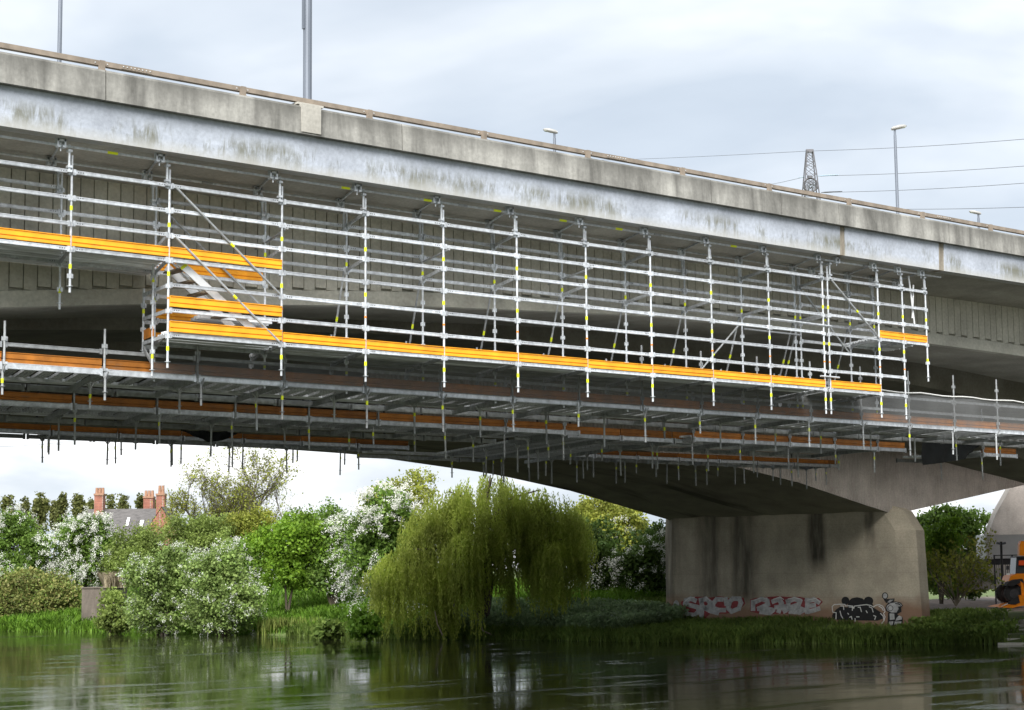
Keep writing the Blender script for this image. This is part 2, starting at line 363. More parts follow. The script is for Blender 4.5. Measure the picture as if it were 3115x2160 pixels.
# ------------------------------------------------------------------ terrain and river
BX = np.array([890, 78, 70.4, 68.4, 62.5, 60.5, 57.2, 56.2, 50.0, 40, 20.]); BY = np.array([-3000, 20, 49.6, 53.9, 64.6, 73.0, 80.0, 100.0, 114.6, 150, 230.])
def bankx(y): return np.interp(y, BY, BX)
_rs = np.random.RandomState(5)
def wavy(x, y): return (np.sin(x * .7 + y * .31) + np.sin(x * .23 - y * .55 + 1.3) + np.sin(x * 1.3 + y * 1.1 + .4) * .5) * .07
def ground_z(x, y):
    x = np.asarray(x, float); y = np.asarray(y, float)
    s = (x - bankx(y)) * .96
    lo = np.interp(s, [-40, -6, -1, 0, 1.2, 5, 10, 40, 200], [-3.0, -2.2, -.5, 0, .40, .92, 1.2, 1.3, 1.7])
    hi = np.interp(s, [-40, -6, -1, 0, 1.2, 5, 10, 16, 40, 200], [-3.0, -2.2, -.5, 0, .45, 1.1, 2.1, 2.7, 3.0, 3.3])
    k = np.clip((y - 66 - np.clip((x - 74) * .8, 0, 30)) / 12, 0, 1); k = k * k * (3 - 2 * k)
    z = lo * (1 - k) + hi * k
    d = (x * FW[0] + y * FW[1])
    z = np.maximum(z, np.interp(d,                             # the bank the camera stands on, behind the view
         [-60, -8, 4, 9], [2.2, 1.9, .9, -3.0]))
    return z + wavy(x, y) * np.clip(np.abs(s) * .3, 0, 1)
def gz(x, y): return float(ground_z(x, y))
def grid_mesh(name, xs, ys, mat):
    X, Y = np.meshgrid(xs, ys); Z = ground_z(X, Y)
    nx, ny = len(xs), len(ys)
    v = np.stack([X.ravel(), Y.ravel(), Z.ravel()], 1)
    i = np.arange(nx * ny).reshape(ny, nx)
    f = np.stack([i[:-1, :-1].ravel(), i[:-1, 1:].ravel(), i[1:, 1:].ravel(), i[1:, :-1].ravel()], 1)
    return np_mesh(name, v, f, mat, True)
def np_mesh(name, v, f, mat, smooth=False):
    me = bpy.data.meshes.new(name); n = len(f); k = f.shape[1]
    me.vertices.add(len(v)); me.vertices.foreach_set('co', np.ascontiguousarray(v, dtype=np.float32).ravel())
    me.loops.add(n * k); me.loops.foreach_set('vertex_index', f.astype(np.int32).ravel())
    me.polygons.add(n); me.polygons.foreach_set('loop_start', np.arange(0, n * k, k, dtype=np.int32))
    me.materials.append(MATS[mat]); me.update(calc_edges=True)
    if smooth: me.shade_smooth()
    return me
far = [140, 180, 240, 320, 450, 700, 1200, 2500, 4000]
xs = np.concatenate([[-3000, -1500, -700, -300, -120, -60, -30], np.arange(-20, 46, 4.), np.arange(46, 100, .9), np.arange(100, 140, 4), far])
ys = np.concatenate([[-3000, -1500, -700, -300, -120, -60], np.arange(-30, 40, 5.), np.arange(40, 130, .9), [133, 140], far[1:]])
struct(ob('ground', grid_mesh('ground', xs, ys, 'bank_soil')))
struct(ob('river_water', np_mesh('river_water', np.array([[-3000, -3000, 0], [100, -3000, 0], [100, 400, 0], [-3000, 3000, 0.]]), np.array([[0, 1, 2, 3]]), 'river_water')))

# ------------------------------------------------------------------ near bridge
_tn = np.array([-60, -40, -25, -12, 0, 2, 7, 14, 20, 28.4, 35, 45.4, 52.6, 59.7, 63, 70, 80, 95])
_zn = np.array([10.1, 9.9, 9.2, 8.2, 7.05, 7.38, 8.04, 9.1, 9.75, 10.27, 10.35, 10.22, 9.86, 9.30, 8.95, 8.1, 6.7, 5.8])
_td = np.arange(-60, 95, .5); _zd = np.interp(_td, _tn, _zn)
_ker = np.exp(-np.linspace(-2, 2, 9) ** 2); _ker /= _ker.sum(); _zd[4:-4] = np.convolve(_zd, _ker, 'valid')
def zn(x, y=34.3): return float(np.interp(77.8 - .272 * (y - 34.3) - x, _td, _zd))
NB = thing('road_bridge', 'weathered grey concrete road bridge with ribbed side wall, nearest to the viewer', 'bridge', (77.8, 42, 1.2))
X0, X1 = -14., 100.
joints = [X0, 4, 15.63, 22.71, 32.3, 34.9, 37.18, 41.94, 47.5, 56, 66, 78, 90, X1]
for a, b in zip(joints, joints[1:]):
    mb = MB().prof([(31.45, 12.74), (31.47, 13.30), (31.50, 13.345), (31.86, 13.345), (31.90, 12.74)], a + .012, b - .012)
    ob('parapet_panel', mb, NB, mat='concrete_parapet')
for a, b in ((X0, 37.36), (37.56, 41.62), (41.86, X1)):
    ob('fascia_panel', MB().prof([(31.62, 11.96), (31.60, 12.70), (31.60, 12.738), (31.95, 12.738), (31.95, 11.96)], a, b), NB, mat='concrete_fascia')
for a, b in ((37.36, 37.56), (41.62, 41.86)):
    ob('fascia_joint', MB().prof([(31.635, 11.965), (31.62, 12.735), (31.94, 12.735), (31.94, 11.965)], a, b), NB, mat='concrete_joint')
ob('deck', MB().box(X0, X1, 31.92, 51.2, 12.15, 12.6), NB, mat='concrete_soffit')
ob('parapet_panel', MB().box(X0, X1, 50.8, 51.2, 12.602, 13.3), NB, mat='concrete_parapet')
def sweep(name, ys, zf, mat, xs_, parent):                # sheet: rows along x, columns are (y, z(x)) pairs
    v = []; f = []; n = len(ys)
    for x in xs_:
        for j, y in enumerate(ys): v.append((x, y, zf[j](x) if callable(zf[j]) else zf[j]))
    for i in range(len(xs_) - 1):
        for j in range(n - 1): f.append((i * n + j, (i + 1) * n + j, (i + 1) * n + j + 1, i * n + j + 1))
    m_ = MB(); m_.v = v; m_.f = f; return ob(name, m_, parent, mat=mat)
bx_ = list(np.arange(X0, X1 + .1, 2.0))
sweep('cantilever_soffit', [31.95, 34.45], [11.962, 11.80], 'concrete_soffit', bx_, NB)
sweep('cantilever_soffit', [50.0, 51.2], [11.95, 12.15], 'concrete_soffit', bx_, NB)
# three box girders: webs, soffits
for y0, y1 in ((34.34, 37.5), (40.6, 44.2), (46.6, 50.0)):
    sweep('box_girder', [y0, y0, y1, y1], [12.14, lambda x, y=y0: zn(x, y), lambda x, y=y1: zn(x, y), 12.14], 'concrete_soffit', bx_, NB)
# bottom flange edge of the near girder and the ribbed web panels above it
fx = np.arange(X0, X1 + .1, 1.0)
v = []; f = []
for x in fx:
    z = zn(x); v += [(x, 34.24, z - .002), (x, 34.24, z + .33), (x, 34.345, z + .345), (x, 34.50, z - .003)]
for i in range(len(fx) - 1):
    a = i * 4; f += [(a, a + 4, a + 5, a + 1), (a + 1, a + 5, a + 6, a + 2), (a + 3, a + 7, a + 4, a)]
mb = MB(); mb.v = v; mb.f = f; ob('bottom_flange', mb, NB, mat='concrete_flange')
rr = random.Random(2)
PW = .305
for i in range(150):
    x = 11.0 + i * PW; zb = zn(x + .15) + (.40 if i % 2 else .34); d = rr.uniform(-.004, .004)
    g_ = .014
    mb = MB(); y = 34.262 + d
    mb.add([(x + g_, y, zb), (x + PW - g_, y, zb), (x + PW - g_, y, 11.83), (x + g_, y, 11.83), (x, 34.345, zb - .01), (x + PW, 34.345, zb - .01), (x + PW, 34.345, 11.83), (x, 34.345, 11.83)],
           [(0, 1, 2, 3), (4, 0, 3, 7), (1, 5, 6, 2), (4, 5, 1, 0)])
    ob('web_panel', mb, NB, mat='concrete_web')
mb = MB(); mb.poly([(77.8 - .272 * (y - 34.3) + s_, y) for s_, y in ((-1.2, 34.3), (1.2, 34.3), (1.2, 50), (-1.2, 50))], (0.6, 7.2)); ob('pier', mb, NB, mat='concrete_pier')
# steel rail on posts along the parapet
posts = [15.59 + 3.164 * i for i in range(-4, 19)]
rail = MB().prof([(31.60, 13.455), (31.60, 13.555), (31.66, 13.565), (31.72, 13.555), (31.72, 13.455), (31.66, 13.445)], X0, 75)
ob('handrail', rail, NB, mat='rail_paint')
pm = MB().box(-.055, .055, -.035, .035, -.02, .185).add([(-.055, .035, -.02), (.055, .035, -.02), (.055, .07, -.02), (-.055, .07, -.02), (-.055, .035, .12), (.055, .035, .12)], [(0, 1, 2, 3), (3, 2, 5, 4), (0, 3, 4), (1, 5, 2)]).box(-.07, .07, -.05, .08, -.02, -.004).mesh('handrail_post', 'rail_paint')
bm_ = MB().tube((0, 0, 0), (0, -.014, 0), .012, 6).mesh('bolt', 'alu')
for x in posts:
    p = ob('handrail_post', pm, NB, (x, 31.565, 13.36)); 
    for dx_ in (-.13, .13): sub('bolt', bm_, p, (x + dx_, 31.602, 13.50))
sl = MB().box(-.33, .33, -.008, 0, -.045, .045).mesh('rail_splice', 'rail_paint')
for x in (16.35, 29.2, 41.9):
    p = ob('rail_splice', sl, NB, (x, 31.60, 13.51))
    for k_ in range(8): sub('bolt', bm_, p, (x - .29 + k_ * .083, 31.592, 13.51))
# pale repair patch that carries the lamp column
ob('lamp_plinth', MB().box(20.10, 20.58, 31.43, 31.95, 12.78, 13.38).box(20.05, 20.70, 31.52, 32.1, 13.385, 13.43), NB, mat='concrete_patch')

# ------------------------------------------------------------------ far bridge on the pier in view
_tf = np.array([-60, -35, -22, -11, -3, 0, 3, 7, 11, 12.45, 20.4, 30, 38, 60, 90]); _zf = np.array([9.3, 9.3, 8.9, 7.86, 6.62, 6.15, 6.75, 7.58, 8.17, 8.36, 9.05, 9.3, 9.38, 8.6, 6.5])
def zf(x, y=57.6): return float(np.interp(71.5 - .272 * (y - 57.6) - x, _tf, _zf))
FB = thing('road_bridge', 'second concrete box girder bridge behind, resting on the graffitied pier', 'bridge', (70, 63.7, 6.1))
fxs = list(np.arange(0, 97.5, 1.0))
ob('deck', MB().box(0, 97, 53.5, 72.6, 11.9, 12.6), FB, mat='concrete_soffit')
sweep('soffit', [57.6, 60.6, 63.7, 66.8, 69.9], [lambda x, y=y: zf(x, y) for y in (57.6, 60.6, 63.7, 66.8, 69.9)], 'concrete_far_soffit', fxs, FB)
sweep('web', [69.9, 69.9], [lambda x: zf(x, 69.9), 11.899], 'concrete_far', fxs, FB)
v = []; f = []; n = 0                                        # near web with board-marked fins as real relief
x = 40.
while x < 96.8:
    for dxx, dy in ((0, 0), (.05, -.03), (.10, -.03), (.15, 0)):
        v += [(x + dxx, 57.6 + dy, zf(x + dxx)), (x + dxx, 57.6 + dy, 11.899)]
    x += .20
for i in range(len(v) // 2 - 1): f.append((2 * i, 2 * i + 2, 2 * i + 3, 2 * i + 1))
mb = MB(); mb.v = v; mb.f = f; o = ob('ribbed_web', mb, FB, mat='concrete_far'); o['kind'] = 'stuff'
ob('parapet', MB().box(0, 97, 53.3, 53.7, 11.95, 13.2), FB, mat='concrete_parapet')
ob('parapet', MB().box(0, 97, 72.3, 72.7, 11.95, 13.2), FB, mat='concrete_parapet')
# pier
PR = thing('bridge_pier', 'stained concrete river pier with graffiti along its foot', 'pier', (70.5, 63.5, .9))
A_ = Vector((71.0, 57.3)); B_ = Vector((67.65, 69.95)); dn = (B_ - A_).normalized(); nn_ = Vector((-dn.y, dn.x))   # nn_ points to the river side
if nn_.x > 0: nn_ = -nn_
def pplan(grow, e):                    # outline with bevelled ends
    a = A_ - dn * e; b = B_ + dn * (e * .12 - .38); t2 = 1.25 + grow
    pts = [a + dn * .75 + nn_ * grow, b - dn * .15 + nn_ * grow, b + dn * .55 - nn_ * .5, b + dn * .55 - nn_ * 1.4, b - dn * .15 - nn_ * (1.9 + grow), a + dn * .75 - nn_ * (1.9 + grow), a - dn * .15 - nn_ * 1.45, a - dn * .15 - nn_ * .45]
    return pts
rings = [(0.2, .10, 1.02), (1.0, .10, 1.0), (5.35, 0, .84), (6.30, 0, .25), (7.0, -.35, -1.2)]
v = []; f = []
for z, gr, e in rings: v += [(p.x, p.y, z) for p in pplan(gr, e)]
for i in range(len(rings) - 1):
    for k_ in range(8): f.append((i * 8 + k_, i * 8 + (k_ + 1) % 8, (i + 1) * 8 + (k_ + 1) % 8, (i + 1) * 8 + k_))
f.append(tuple(range(len(v) - 8, len(v))))
mb = MB(); mb.v = v; mb.f = f; ob('shaft', mb, PR, mat='concrete_pier')

# ------------------------------------------------------------------ graffiti: flat paint on the river face of the pier
# face plane through the two river-side edges (slightly battered)
q0 = pplan(.10, 1.0)[0]; q1 = pplan(.10, 1.0)[1]; q2 = pplan(0, .84)[1]
P0, P1, P2 = Vector((q0.x, q0.y, 1.0)), Vector((q1.x, q1.y, 1.0)), Vector((q2.x, q2.y, 5.35))
FN = (P1 - P0).cross(P2 - P0).normalized()
if FN.x > 0: FN = -FN
def onface(px, py, lift=.004):
    d = Vector(ray(px, py)); c_ = Vector(CAM); return c_ + d * ((P0 + FN * lift - c_).dot(FN) / d.dot(FN))
g1 = lambda x, y: (2030 + x / 4.604, 1780 + y / 4.604)
g2 = lambda x, y: (2500 + x / 7.673, 1780 + y / 7.673)
def paint(name, polys, tr, mat, lift):
    mb = MB()
    for pl in polys:
        vs = [onface(*tr(*p), lift) for p in pl]; mb.add(vs, [tuple(range(len(vs)))])
    return ob(name, mb, PR, mat=mat)
def stroke(mb, pts, wd, tr, lift):
    P = [Vector(tr(*p)) for p in pts]
    for i in range(len(P) - 1):
        d = (P[i + 1] - P[i]); L = d.length
        if L < 1e-6: continue
        d /= L; n_ = Vector((-d.y, d.x)) * wd / 2; e = d * wd * .35
        mb.add([onface(*(q), lift + .0002 * (i % 3)) for q in (P[i] - e - n_, P[i + 1] + e - n_, P[i + 1] + e + n_, P[i] - e + n_)], [(0, 1, 2, 3)])
def circ(cx, cy, rx, ry=None, n=20, a0=0): ry = ry or rx; return [(cx + rx * math.cos(a0 + 2 * math.pi * i / n), cy + ry * math.sin(a0 + 2 * math.pi * i / n)) for i in range(n)]
paint('graffiti_smear', [circ(125, 285, 42, 75, 14)], g1, 'paint_grey', .004)
# red shadow behind the silver letters
paint('graffiti_shadow', [[(190, 235), (300, 170), (420, 160), (520, 165), (600, 175), (720, 155), (800, 165), (880, 190), (1070, 175), (1090, 260), (1010, 350), (830, 400), (600, 400), (500, 490), (330, 450), (230, 400), (200, 310)],
                          [(1160, 200), (1240, 180), (1400, 165), (1560, 155), (1680, 165), (1850, 165), (1950, 185), (2120, 180), (2180, 235), (2060, 360), (1900, 400), (1780, 400), (1560, 400), (1330, 410), (1160, 370)]], g1, 'paint_red', .003)
# silver letters: three strokes to a letter, first word and second word
mb = MB()
def letters(mb, sets, wd):
    for st_ in sets: stroke(mb, st_, wd * 1.25, g1, .006)
letters(mb, [[(390, 215), (330, 190), (260, 215), (250, 260), (330, 285), (430, 310), (440, 370), (380, 420), (290, 410), (250, 370)],
             [(470, 200), (490, 300), (480, 400), (470, 480)], [(480, 215), (540, 190), (600, 240), (590, 300), (500, 330)], [(520, 320), (600, 360), (700, 390)],
             [(760, 200), (690, 200), (640, 260), (640, 320), (720, 350), (800, 350)],
             [(815, 190), (830, 270)], [(860, 240), (920, 190), (1010, 190), (1030, 250), (1000, 330), (900, 370), (850, 320), (870, 250)]], 11)
ob('graffiti_letters', mb, PR, mat='paint_grey'); mb = MB()
letters(mb, [[(1200, 230), (1200, 340)], [(1220, 240), (1320, 195), (1400, 220), (1410, 270), (1280, 330), (1400, 330), (1480, 350), (1430, 390), (1310, 375)],
             [(1480, 230), (1570, 195), (1600, 250), (1560, 370)], [(1570, 210), (1620, 300), (1650, 370)], [(1520, 310), (1640, 300)],
             [(1690, 220), (1700, 340)], [(1680, 230), (1780, 195), (1860, 220), (1840, 270), (1730, 310), (1860, 330), (1920, 350), (1850, 380), (1720, 370)],
             [(1960, 200), (1960, 380)], [(1950, 230), (2050, 200), (2120, 240)], [(1980, 290), (2060, 280)], [(1980, 370), (2060, 350), (2120, 330)]], 11)
ob('graffiti_letters', mb, PR, mat='paint_grey')
for st_ in ([(235, 240), (300, 180), (380, 170)], [(540, 170), (600, 220)], [(1200, 215), (1300, 180), (1400, 180)], [(1480, 200), (1580, 165), (1630, 200)], [(1690, 190), (1780, 175), (1870, 195)], [(1960, 210), (2080, 185), (2140, 240)]):
    mb = MB(); stroke(mb, st_, 2.0, g1, .009); ob('graffiti_highlight', mb, PR, mat='paint_white')
paint('graffiti_shape', [circ(550, 365, 92, 95)], g2, 'paint_black', .004)
paint('graffiti_shape', [circ(1090, 370, 112, 102)], g2, 'paint_black', .0045)
paint('graffiti_shape', [[(600, 520), (620, 380), (700, 305), (820, 282), (950, 310), (1040, 400), (1190, 440), (1200, 520), (1420, 660), (1440, 780), (1300, 830), (560, 820), (250, 800), (240, 700), (330, 570), (430, 500)]], g2, 'paint_black', .005)
mb = MB()
for st_ in ([(330, 790), (335, 645), (255, 630), (240, 500), (290, 455), (430, 445), (540, 450), (555, 485), (640, 480), (720, 490), (745, 545), (760, 490), (900, 470), (1040, 455), (1140, 475), (1205, 510), (1260, 470), (1340, 455), (1420, 490), (1460, 560), (1475, 620), (1440, 660), (1475, 740), (1450, 830), (1400, 890)],
            [(440, 487), (505, 487), (512, 570)], [(635, 510), (715, 515), (712, 590)], [(845, 515), (895, 515), (925, 620)], [(1105, 505), (1170, 535), (1198, 630)], [(425, 605), (450, 710), (490, 775)],
            [(605, 655), (625, 680)], [(650, 750), (690, 730), (705, 800)], [(810, 740), (870, 740)], [(775, 780), (778, 850)], [(1035, 600), (1060, 645)], [(1210, 710), (1260, 730), (1235, 800)], [(1330, 490), (1400, 530), (1435, 590)], [(1370, 660), (1430, 720), (1445, 800)]):
    stroke(mb, st_, 2.6, g2, .008)
ob('graffiti_letters', mb, PR, mat='paint_white')
# grey outlined figure: bottle shape, cap shape, round eye, blocks below
for pl in (circ(1475, 250, 72, 82), [(1500, 470), (1560, 400), (1720, 380), (1850, 410), (1890, 480), (1850, 520), (1860, 620), (1760, 680), (1600, 660), (1500, 600), (1480, 530)],
           [(1440, 330), (1700, 310), (1690, 380), (1500, 420)], [(1545, 640), (1710, 650), (1890, 760), (1880, 940), (1530, 960)]):
    paint('graffiti_outline', [pl], g2, 'paint_black', .004)
for pl in (circ(1475, 250, 52, 62), [(1520, 480), (1600, 420), (1740, 400), (1850, 440), (1865, 485), (1780, 500), (1790, 560), (1740, 640), (1620, 640), (1530, 590), (1505, 530)], [(1580, 660), (1690, 665), (1700, 800), (1590, 815)],
           [(1740, 770), (1800, 710), (1870, 740), (1870, 800), (1720, 830)], [(1570, 850), (1670, 845), (1650, 935), (1565, 940)], [(1700, 850), (1860, 850), (1850, 900), (1690, 930)], [(1530, 400), (1590, 340), (1680, 340), (1580, 410)]):
    paint('graffiti_fill', [pl], g2, 'paint_grey', .0075)
mb = MB(); stroke(mb, circ(1600, 540, 60, 60) + [(1660, 540)], 1.6, g2, .010); stroke(mb, [(1720, 430), (1790, 440), (1840, 470)], 3, g2, .010); ob('graffiti_outline', mb, PR, mat='paint_black')

# ------------------------------------------------------------------ front scaffold hung under the cantilever
L = lambda n, row=0: 8.33 + .505 * n - (.01 if row else 0)
YF, YM, YB = 32.0, 33.4, 34.6
XM, XB = .45, .84                                            # the cross members run at a skew
SX = [13.08, 15.21, 17.33, 19.98, 22.105, 24.23, 26.365, 28.51, 30.64, 32.76, 34.895, 37.03, 37.24, 39.335, 40.40, 41.44]
SC = thing('suspended_scaffold', 'bright steel scaffold with orange toe boards hung along the near side of the bridge', 'scaffold', (27, 32.77, 7.7))
_cache = {}
def standard_mesh(length, mat='galv'):
    key = ('std', round(length, 2), mat)
    if key not in _cache:
        mb = MB().tube((0, 0, 0), (0, 0, length), .0245, 8)
        z = length - .34
        while z > .25:                                            # wedge pockets every half metre
            for ax, ay in ((1, 0), (-1, 0), (0, 1), (0, -1)):
                mb.box(*(sorted((ax * .024, ax * .062)) if ax else (-.012, .012)), *(sorted((ay * .024, ay * .062)) if ay else (-.012, .012)), z - .055, z + .03)
            z -= .505
        mb.tube((0, 0, .12), (0, 0, .128), .062, 8)                # collar near the foot
        _cache[key] = mb.mesh('standard', mat, False)
    return _cache[key]
def rail_mesh(length, mat='galv', h=.075, th=.036):
    key = ('rail', round(length, 2), mat, h)
    if key not in _cache:
        mb = MB().prof([(-th / 2, -h / 2), (-th / 2 - .004, -h / 2 + .012), (-th / 2, -h / 2 + .02), (-th / 2, h / 2 - .02), (-th / 2 - .004, h / 2 - .012), (-th / 2, h / 2), (th / 2, h / 2), (th / 2, -h / 2)], .03, length - .03)
        for e, sg in ((.03, 1), (length - .03, -1)):               # end hooks
            mb.box(min(e, e + sg * .05), max(e, e + sg * .05), -th / 2 - .012, th / 2 + .012, -h / 2 - .022, h / 2 + .016)
        _cache[key] = mb.mesh('guard_rail', mat)
    return _cache[key]
hole_m = MB()
for k_ in range(3): hole_m.tube((k_ * .05, 0, 0), (k_ * .05, -.002, 0), .011, 6)
hole_m = hole_m.mesh('pin_holes', 'dark_steel')
tag_m = MB().tube((0, 0, -.045), (0, 0, .045), .029, 8).mesh('tag', 'tag_yellow')
mark_m = MB().tube((0, 0, -.02), (0, 0, .02), .028, 8).mesh('mark', 'mark_orange')
def toe_mesh(length, h=.20, mat='orange'):
    key = ('toe', round(length, 2), h, mat)
    if key not in _cache:
        pr = [(-.014, 0), (-.022, .006), (-.020, h * .30), (-.004, h * .335), (-.004, h * .385), (-.024, h * .42), (-.020, h * .90), (-.036, h * .93), (-.036, h), (.012, h), (.012, 0)]
        _cache[key] = MB().prof(pr, .02, length - .02).mesh('toe_board', mat)
    return _cache[key]
def plank_mesh(length, wd, mat='galv_deck'):
    key = ('plank', round(length, 2), wd, mat)
    if key not in _cache:                                         # pressed steel plank: ribbed pan, open below
        n = 3; pr = [(0, 0)]
        for i in range(n):
            a = wd * (i + .12) / n; b_ = wd * (i + .88) / n
            pr += [(a, 0), (a + .012, .028), (b_ - .012, .028), (b_, 0)]
        pr += [(wd, 0), (wd, .062), (0, .062)]
        _cache[key] = MB().prof(pr, 0, length).mesh('deck_plank', mat)
    return _cache[key]
rs = random.Random(7)
def add_standard(par, x, y, z0, z1, tags=(), marks=(), mat='galv'):
    o = ob('standard', standard_mesh(z1 - z0, mat), par, (x, y, z0), (0, 0, rs.uniform(0, .3)))
    for z in tags: sub('tag', tag_m, o, (x, y, z))
    for z in marks: sub('mark', mark_m, o, (x, y, z))
    return o
def add_rail(par, a, b, y, z, mat='galv', holes=True, h=.075):
    o = ob('guard_rail', rail_mesh(b - a, mat, h), par, (a, y + rs.uniform(-.006, .006), z + rs.uniform(-.006, .006)), (rs.uniform(-.02, .02), rs.uniform(-.0025, .0025), 0))
    if holes:
        for xx in (a + .13, b - .23): sub('pin_holes', hole_m, o, (xx, y - .019, z + .005))['kind'] = 'stuff'
    return o
NS = len(SX)
for i, x in enumerate(SX):
    if i in (0,): continue
    lo = L(3) - .85 if i == 1 else (L(3) - 1.05 if i == 15 else L(0) - .66)
    tg = [L(0) + 2.23, L(0) + 1.236, L(0) - .27]
    if i == 1: tg = [L(4) + .3, L(3) - .34]
    if i == 15: tg = [L(4) + .2, L(3) - .45]
    add_standard(SC, x, YF, lo, L(6) + .33, [z for z in tg if lo < z], [L(1) + .24, L(2) - .02 + .26] if i not in (1, 15) else ())
    if i == 15: continue
    lo2 = lo - .02
    add_standard(SC, x + XM, YM, lo2 - .1, L(6, 1) + .30, [L(4) + .12, L(0) - .3] if i > 2 else [L(4) - .2, L(3) - .6], [L(1) - .2] if i > 2 else ())
# front rails
for i in range(NS - 1):
    a, b = SX[i], SX[i + 1]
    if i == 11: continue
    lv = range(7)
    if i in (0, 1): lv = (3, 4, 5, 6)
    if i == 14: lv = (3, 4, 5, 6)
    for n_ in lv: add_rail(SC, a, b, YF, L(n_))
    if i == 14: continue
    ml = (3, 4, 5, 6) if i < 2 else (range(7) if i == 2 else ((4, 5, 6) if i < 12 else (3, 4, 5, 6)))
    for n_ in ml:
        if n_ == 6 and i == 1: continue
        add_rail(SC, a + XM, b + XM, YM, L(n_, 1), 'galv')
    if 2 < i < 13: add_rail(SC, a + XB, b + XB, YB, L(1) + .06, 'galv')
# back row: short standards, transoms, struts, decks, toe boards
tr_m = {}
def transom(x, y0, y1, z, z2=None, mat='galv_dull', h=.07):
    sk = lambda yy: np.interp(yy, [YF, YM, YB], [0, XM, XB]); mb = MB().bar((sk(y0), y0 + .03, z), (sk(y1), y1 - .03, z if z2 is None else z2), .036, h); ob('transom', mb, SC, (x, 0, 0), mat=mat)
for i in range(2, 14):
    x = SX[i]
    if i > 2: add_standard(SC, x + XB, YB, L(0) - .55, L(1) + .2, [L(1) - .28], mat='galv')
    transom(x, YF, YM, L(0), L(0, 1)); transom(x, YM, YB, L(0, 1), L(0, 1) - .02)
    transom(x - .01, YF, YM, L(4), L(4, 1))
    if i in (4, 6, 8, 10, 12): transom(x - .01, YF, YM, L(6), L(6, 1))
    if i > 3:
        p, q = (x + XM - .03, YM + .04, L(4, 1) + .05), (x + XB - .10, YB - .14, L(0) + .12)
        o = ob('strut', MB().tube(p, q, .024, 8), SC, mat='galv_dull'); mid = Vector(p).lerp(Vector(q), .55)
        sub('tag', MB().tube(Vector(p).lerp(Vector(q), .53), Vector(p).lerp(Vector(q), .58), .028, 8), o, mat='tag_yellow')
for i in (1, 2, 13, 14): transom(SX[i] - .01, YF, YM, L(3), L(3, 1))
def deck(par, x0, x1, y0, y1, z, wd=.29, mat='galv_deck'):
    n = int((y1 - y0) / (wd + .01)); st_ = (y1 - y0) / n
    for k_ in range(n): ob('deck_plank', plank_mesh(x1 - x0 - .03, wd, mat), par, (x0 + .015 + (y0 + k_ * st_ - YF) * .33, y0 + k_ * st_, z + rs.uniform(-.006, .006)))
for i in range(NS - 1):
    a, b = SX[i], SX[i + 1]
    if i == 11: continue
    if i < 2: deck(SC, a, b, YF + .04, 34.2, L(3) + .03)
    elif i == 2: deck(SC, a, b, YF + .04, YM + .1, L(0) + .03); deck(SC, a + .9, b, YF + .75, YM - .02, L(1) + .03)
    elif i < 13: deck(SC, a, b, YF + .04, YB - .02, L(0) + .03)
    else: deck(SC, a, b, YF + .04, YM + .5, L(3) + .03)
def toe(par, a, b, y, z, h=.20, mat='orange'): return ob('toe_board', toe_mesh(b - a, h, mat), par, (a, y + rs.uniform(-.006, .006), z + rs.uniform(-.008, .008)), (rs.uniform(-.03, .03), rs.uniform(-.003, .003), 0))
for i in range(NS - 1):
    a, b = SX[i], SX[i + 1]
    if i == 11: continue
    if i < 2: toe(SC, a, b, YF - .01, L(3) + .05)
    elif i == 2:
        toe(SC, a, b, YF - .01, L(3) + .07); toe(SC, a, b, YF - .03, L(1) + .06, .22); toe(SC, a, b, YF - .03, L(0) + .06, .22)
        for n_ in (0, 1, 3): toe(SC, a + XM, b + XM - .03, YM + .03, L(n_, 1) + .05)
    elif i < 13: toe(SC, a, b, YF - .01, L(0) + .05)
    else: toe(SC, a, b, YF - .01, L(3) + .05)
# outrigger bay on the far side of the stair with an end toe board
for x, y, z0, z1, tg in ((17.40, 32.77, L(0) - .75, L(3) + .1, (L(3) - .3, L(0) - .35)), (17.52, YM, L(0) - .28, L(2) + .12, (L(1) + .15,))):
    add_standard(SC, x, y, z0, z1, tg)
for n_ in (0, 1, 2): ob('transom', MB().bar((17.52, YM - .02, L(n_, 1)), (17.35, YF + .05, L(n_)), .036, .07), SC, mat='galv')
ob('toe_board', MB().bar((17.52, YM - .05, L(0) + .16), (17.40, 32.74, L(0) + .16), .03, .2), SC, mat='orange_shaded_grimy')
for n_ in (0, 1, 2): ob('guard_rail', MB().bar((17.52, YM + .02, L(n_, 1) - .06), (17.78, YM + .02, L(n_, 1) - .06), .036, .075), SC, mat='galv')
ob('bracket', MB().bar((17.52, YM, L(0) - .08), (17.42, 32.8, L(0) - .5), .03, .06), SC, mat='galv_dull')
# stair between the two levels
ST = ob('stair_flight', MB().bar((17.62, YF + .14, L(3) + .02), (19.62, YF + .14, L(0) + .10), .03, .16), SC, mat='alu')
sub('stringer', MB().bar((17.70, YF + .78, L(3) + .0), (19.70, YF + .78, L(0) + .08), .03, .16), ST, mat='alu')
for k_ in range(7):
    t_ = (k_ + .6) / 7.2; x = 17.56 + 2.0 * t_; z = L(3) + (L(0) - L(3)) * t_
    sub('tread', MB().box(x - .11, x + .11, YF + .16, YF + .765, z - .02, z + .015), ST, mat='tread')
sub('tag', MB().bar((17.72, YF + .122, L(3) - .05), (17.76, YF + .122, L(3) - .10), .004, .165), ST, mat='tag_yellow')
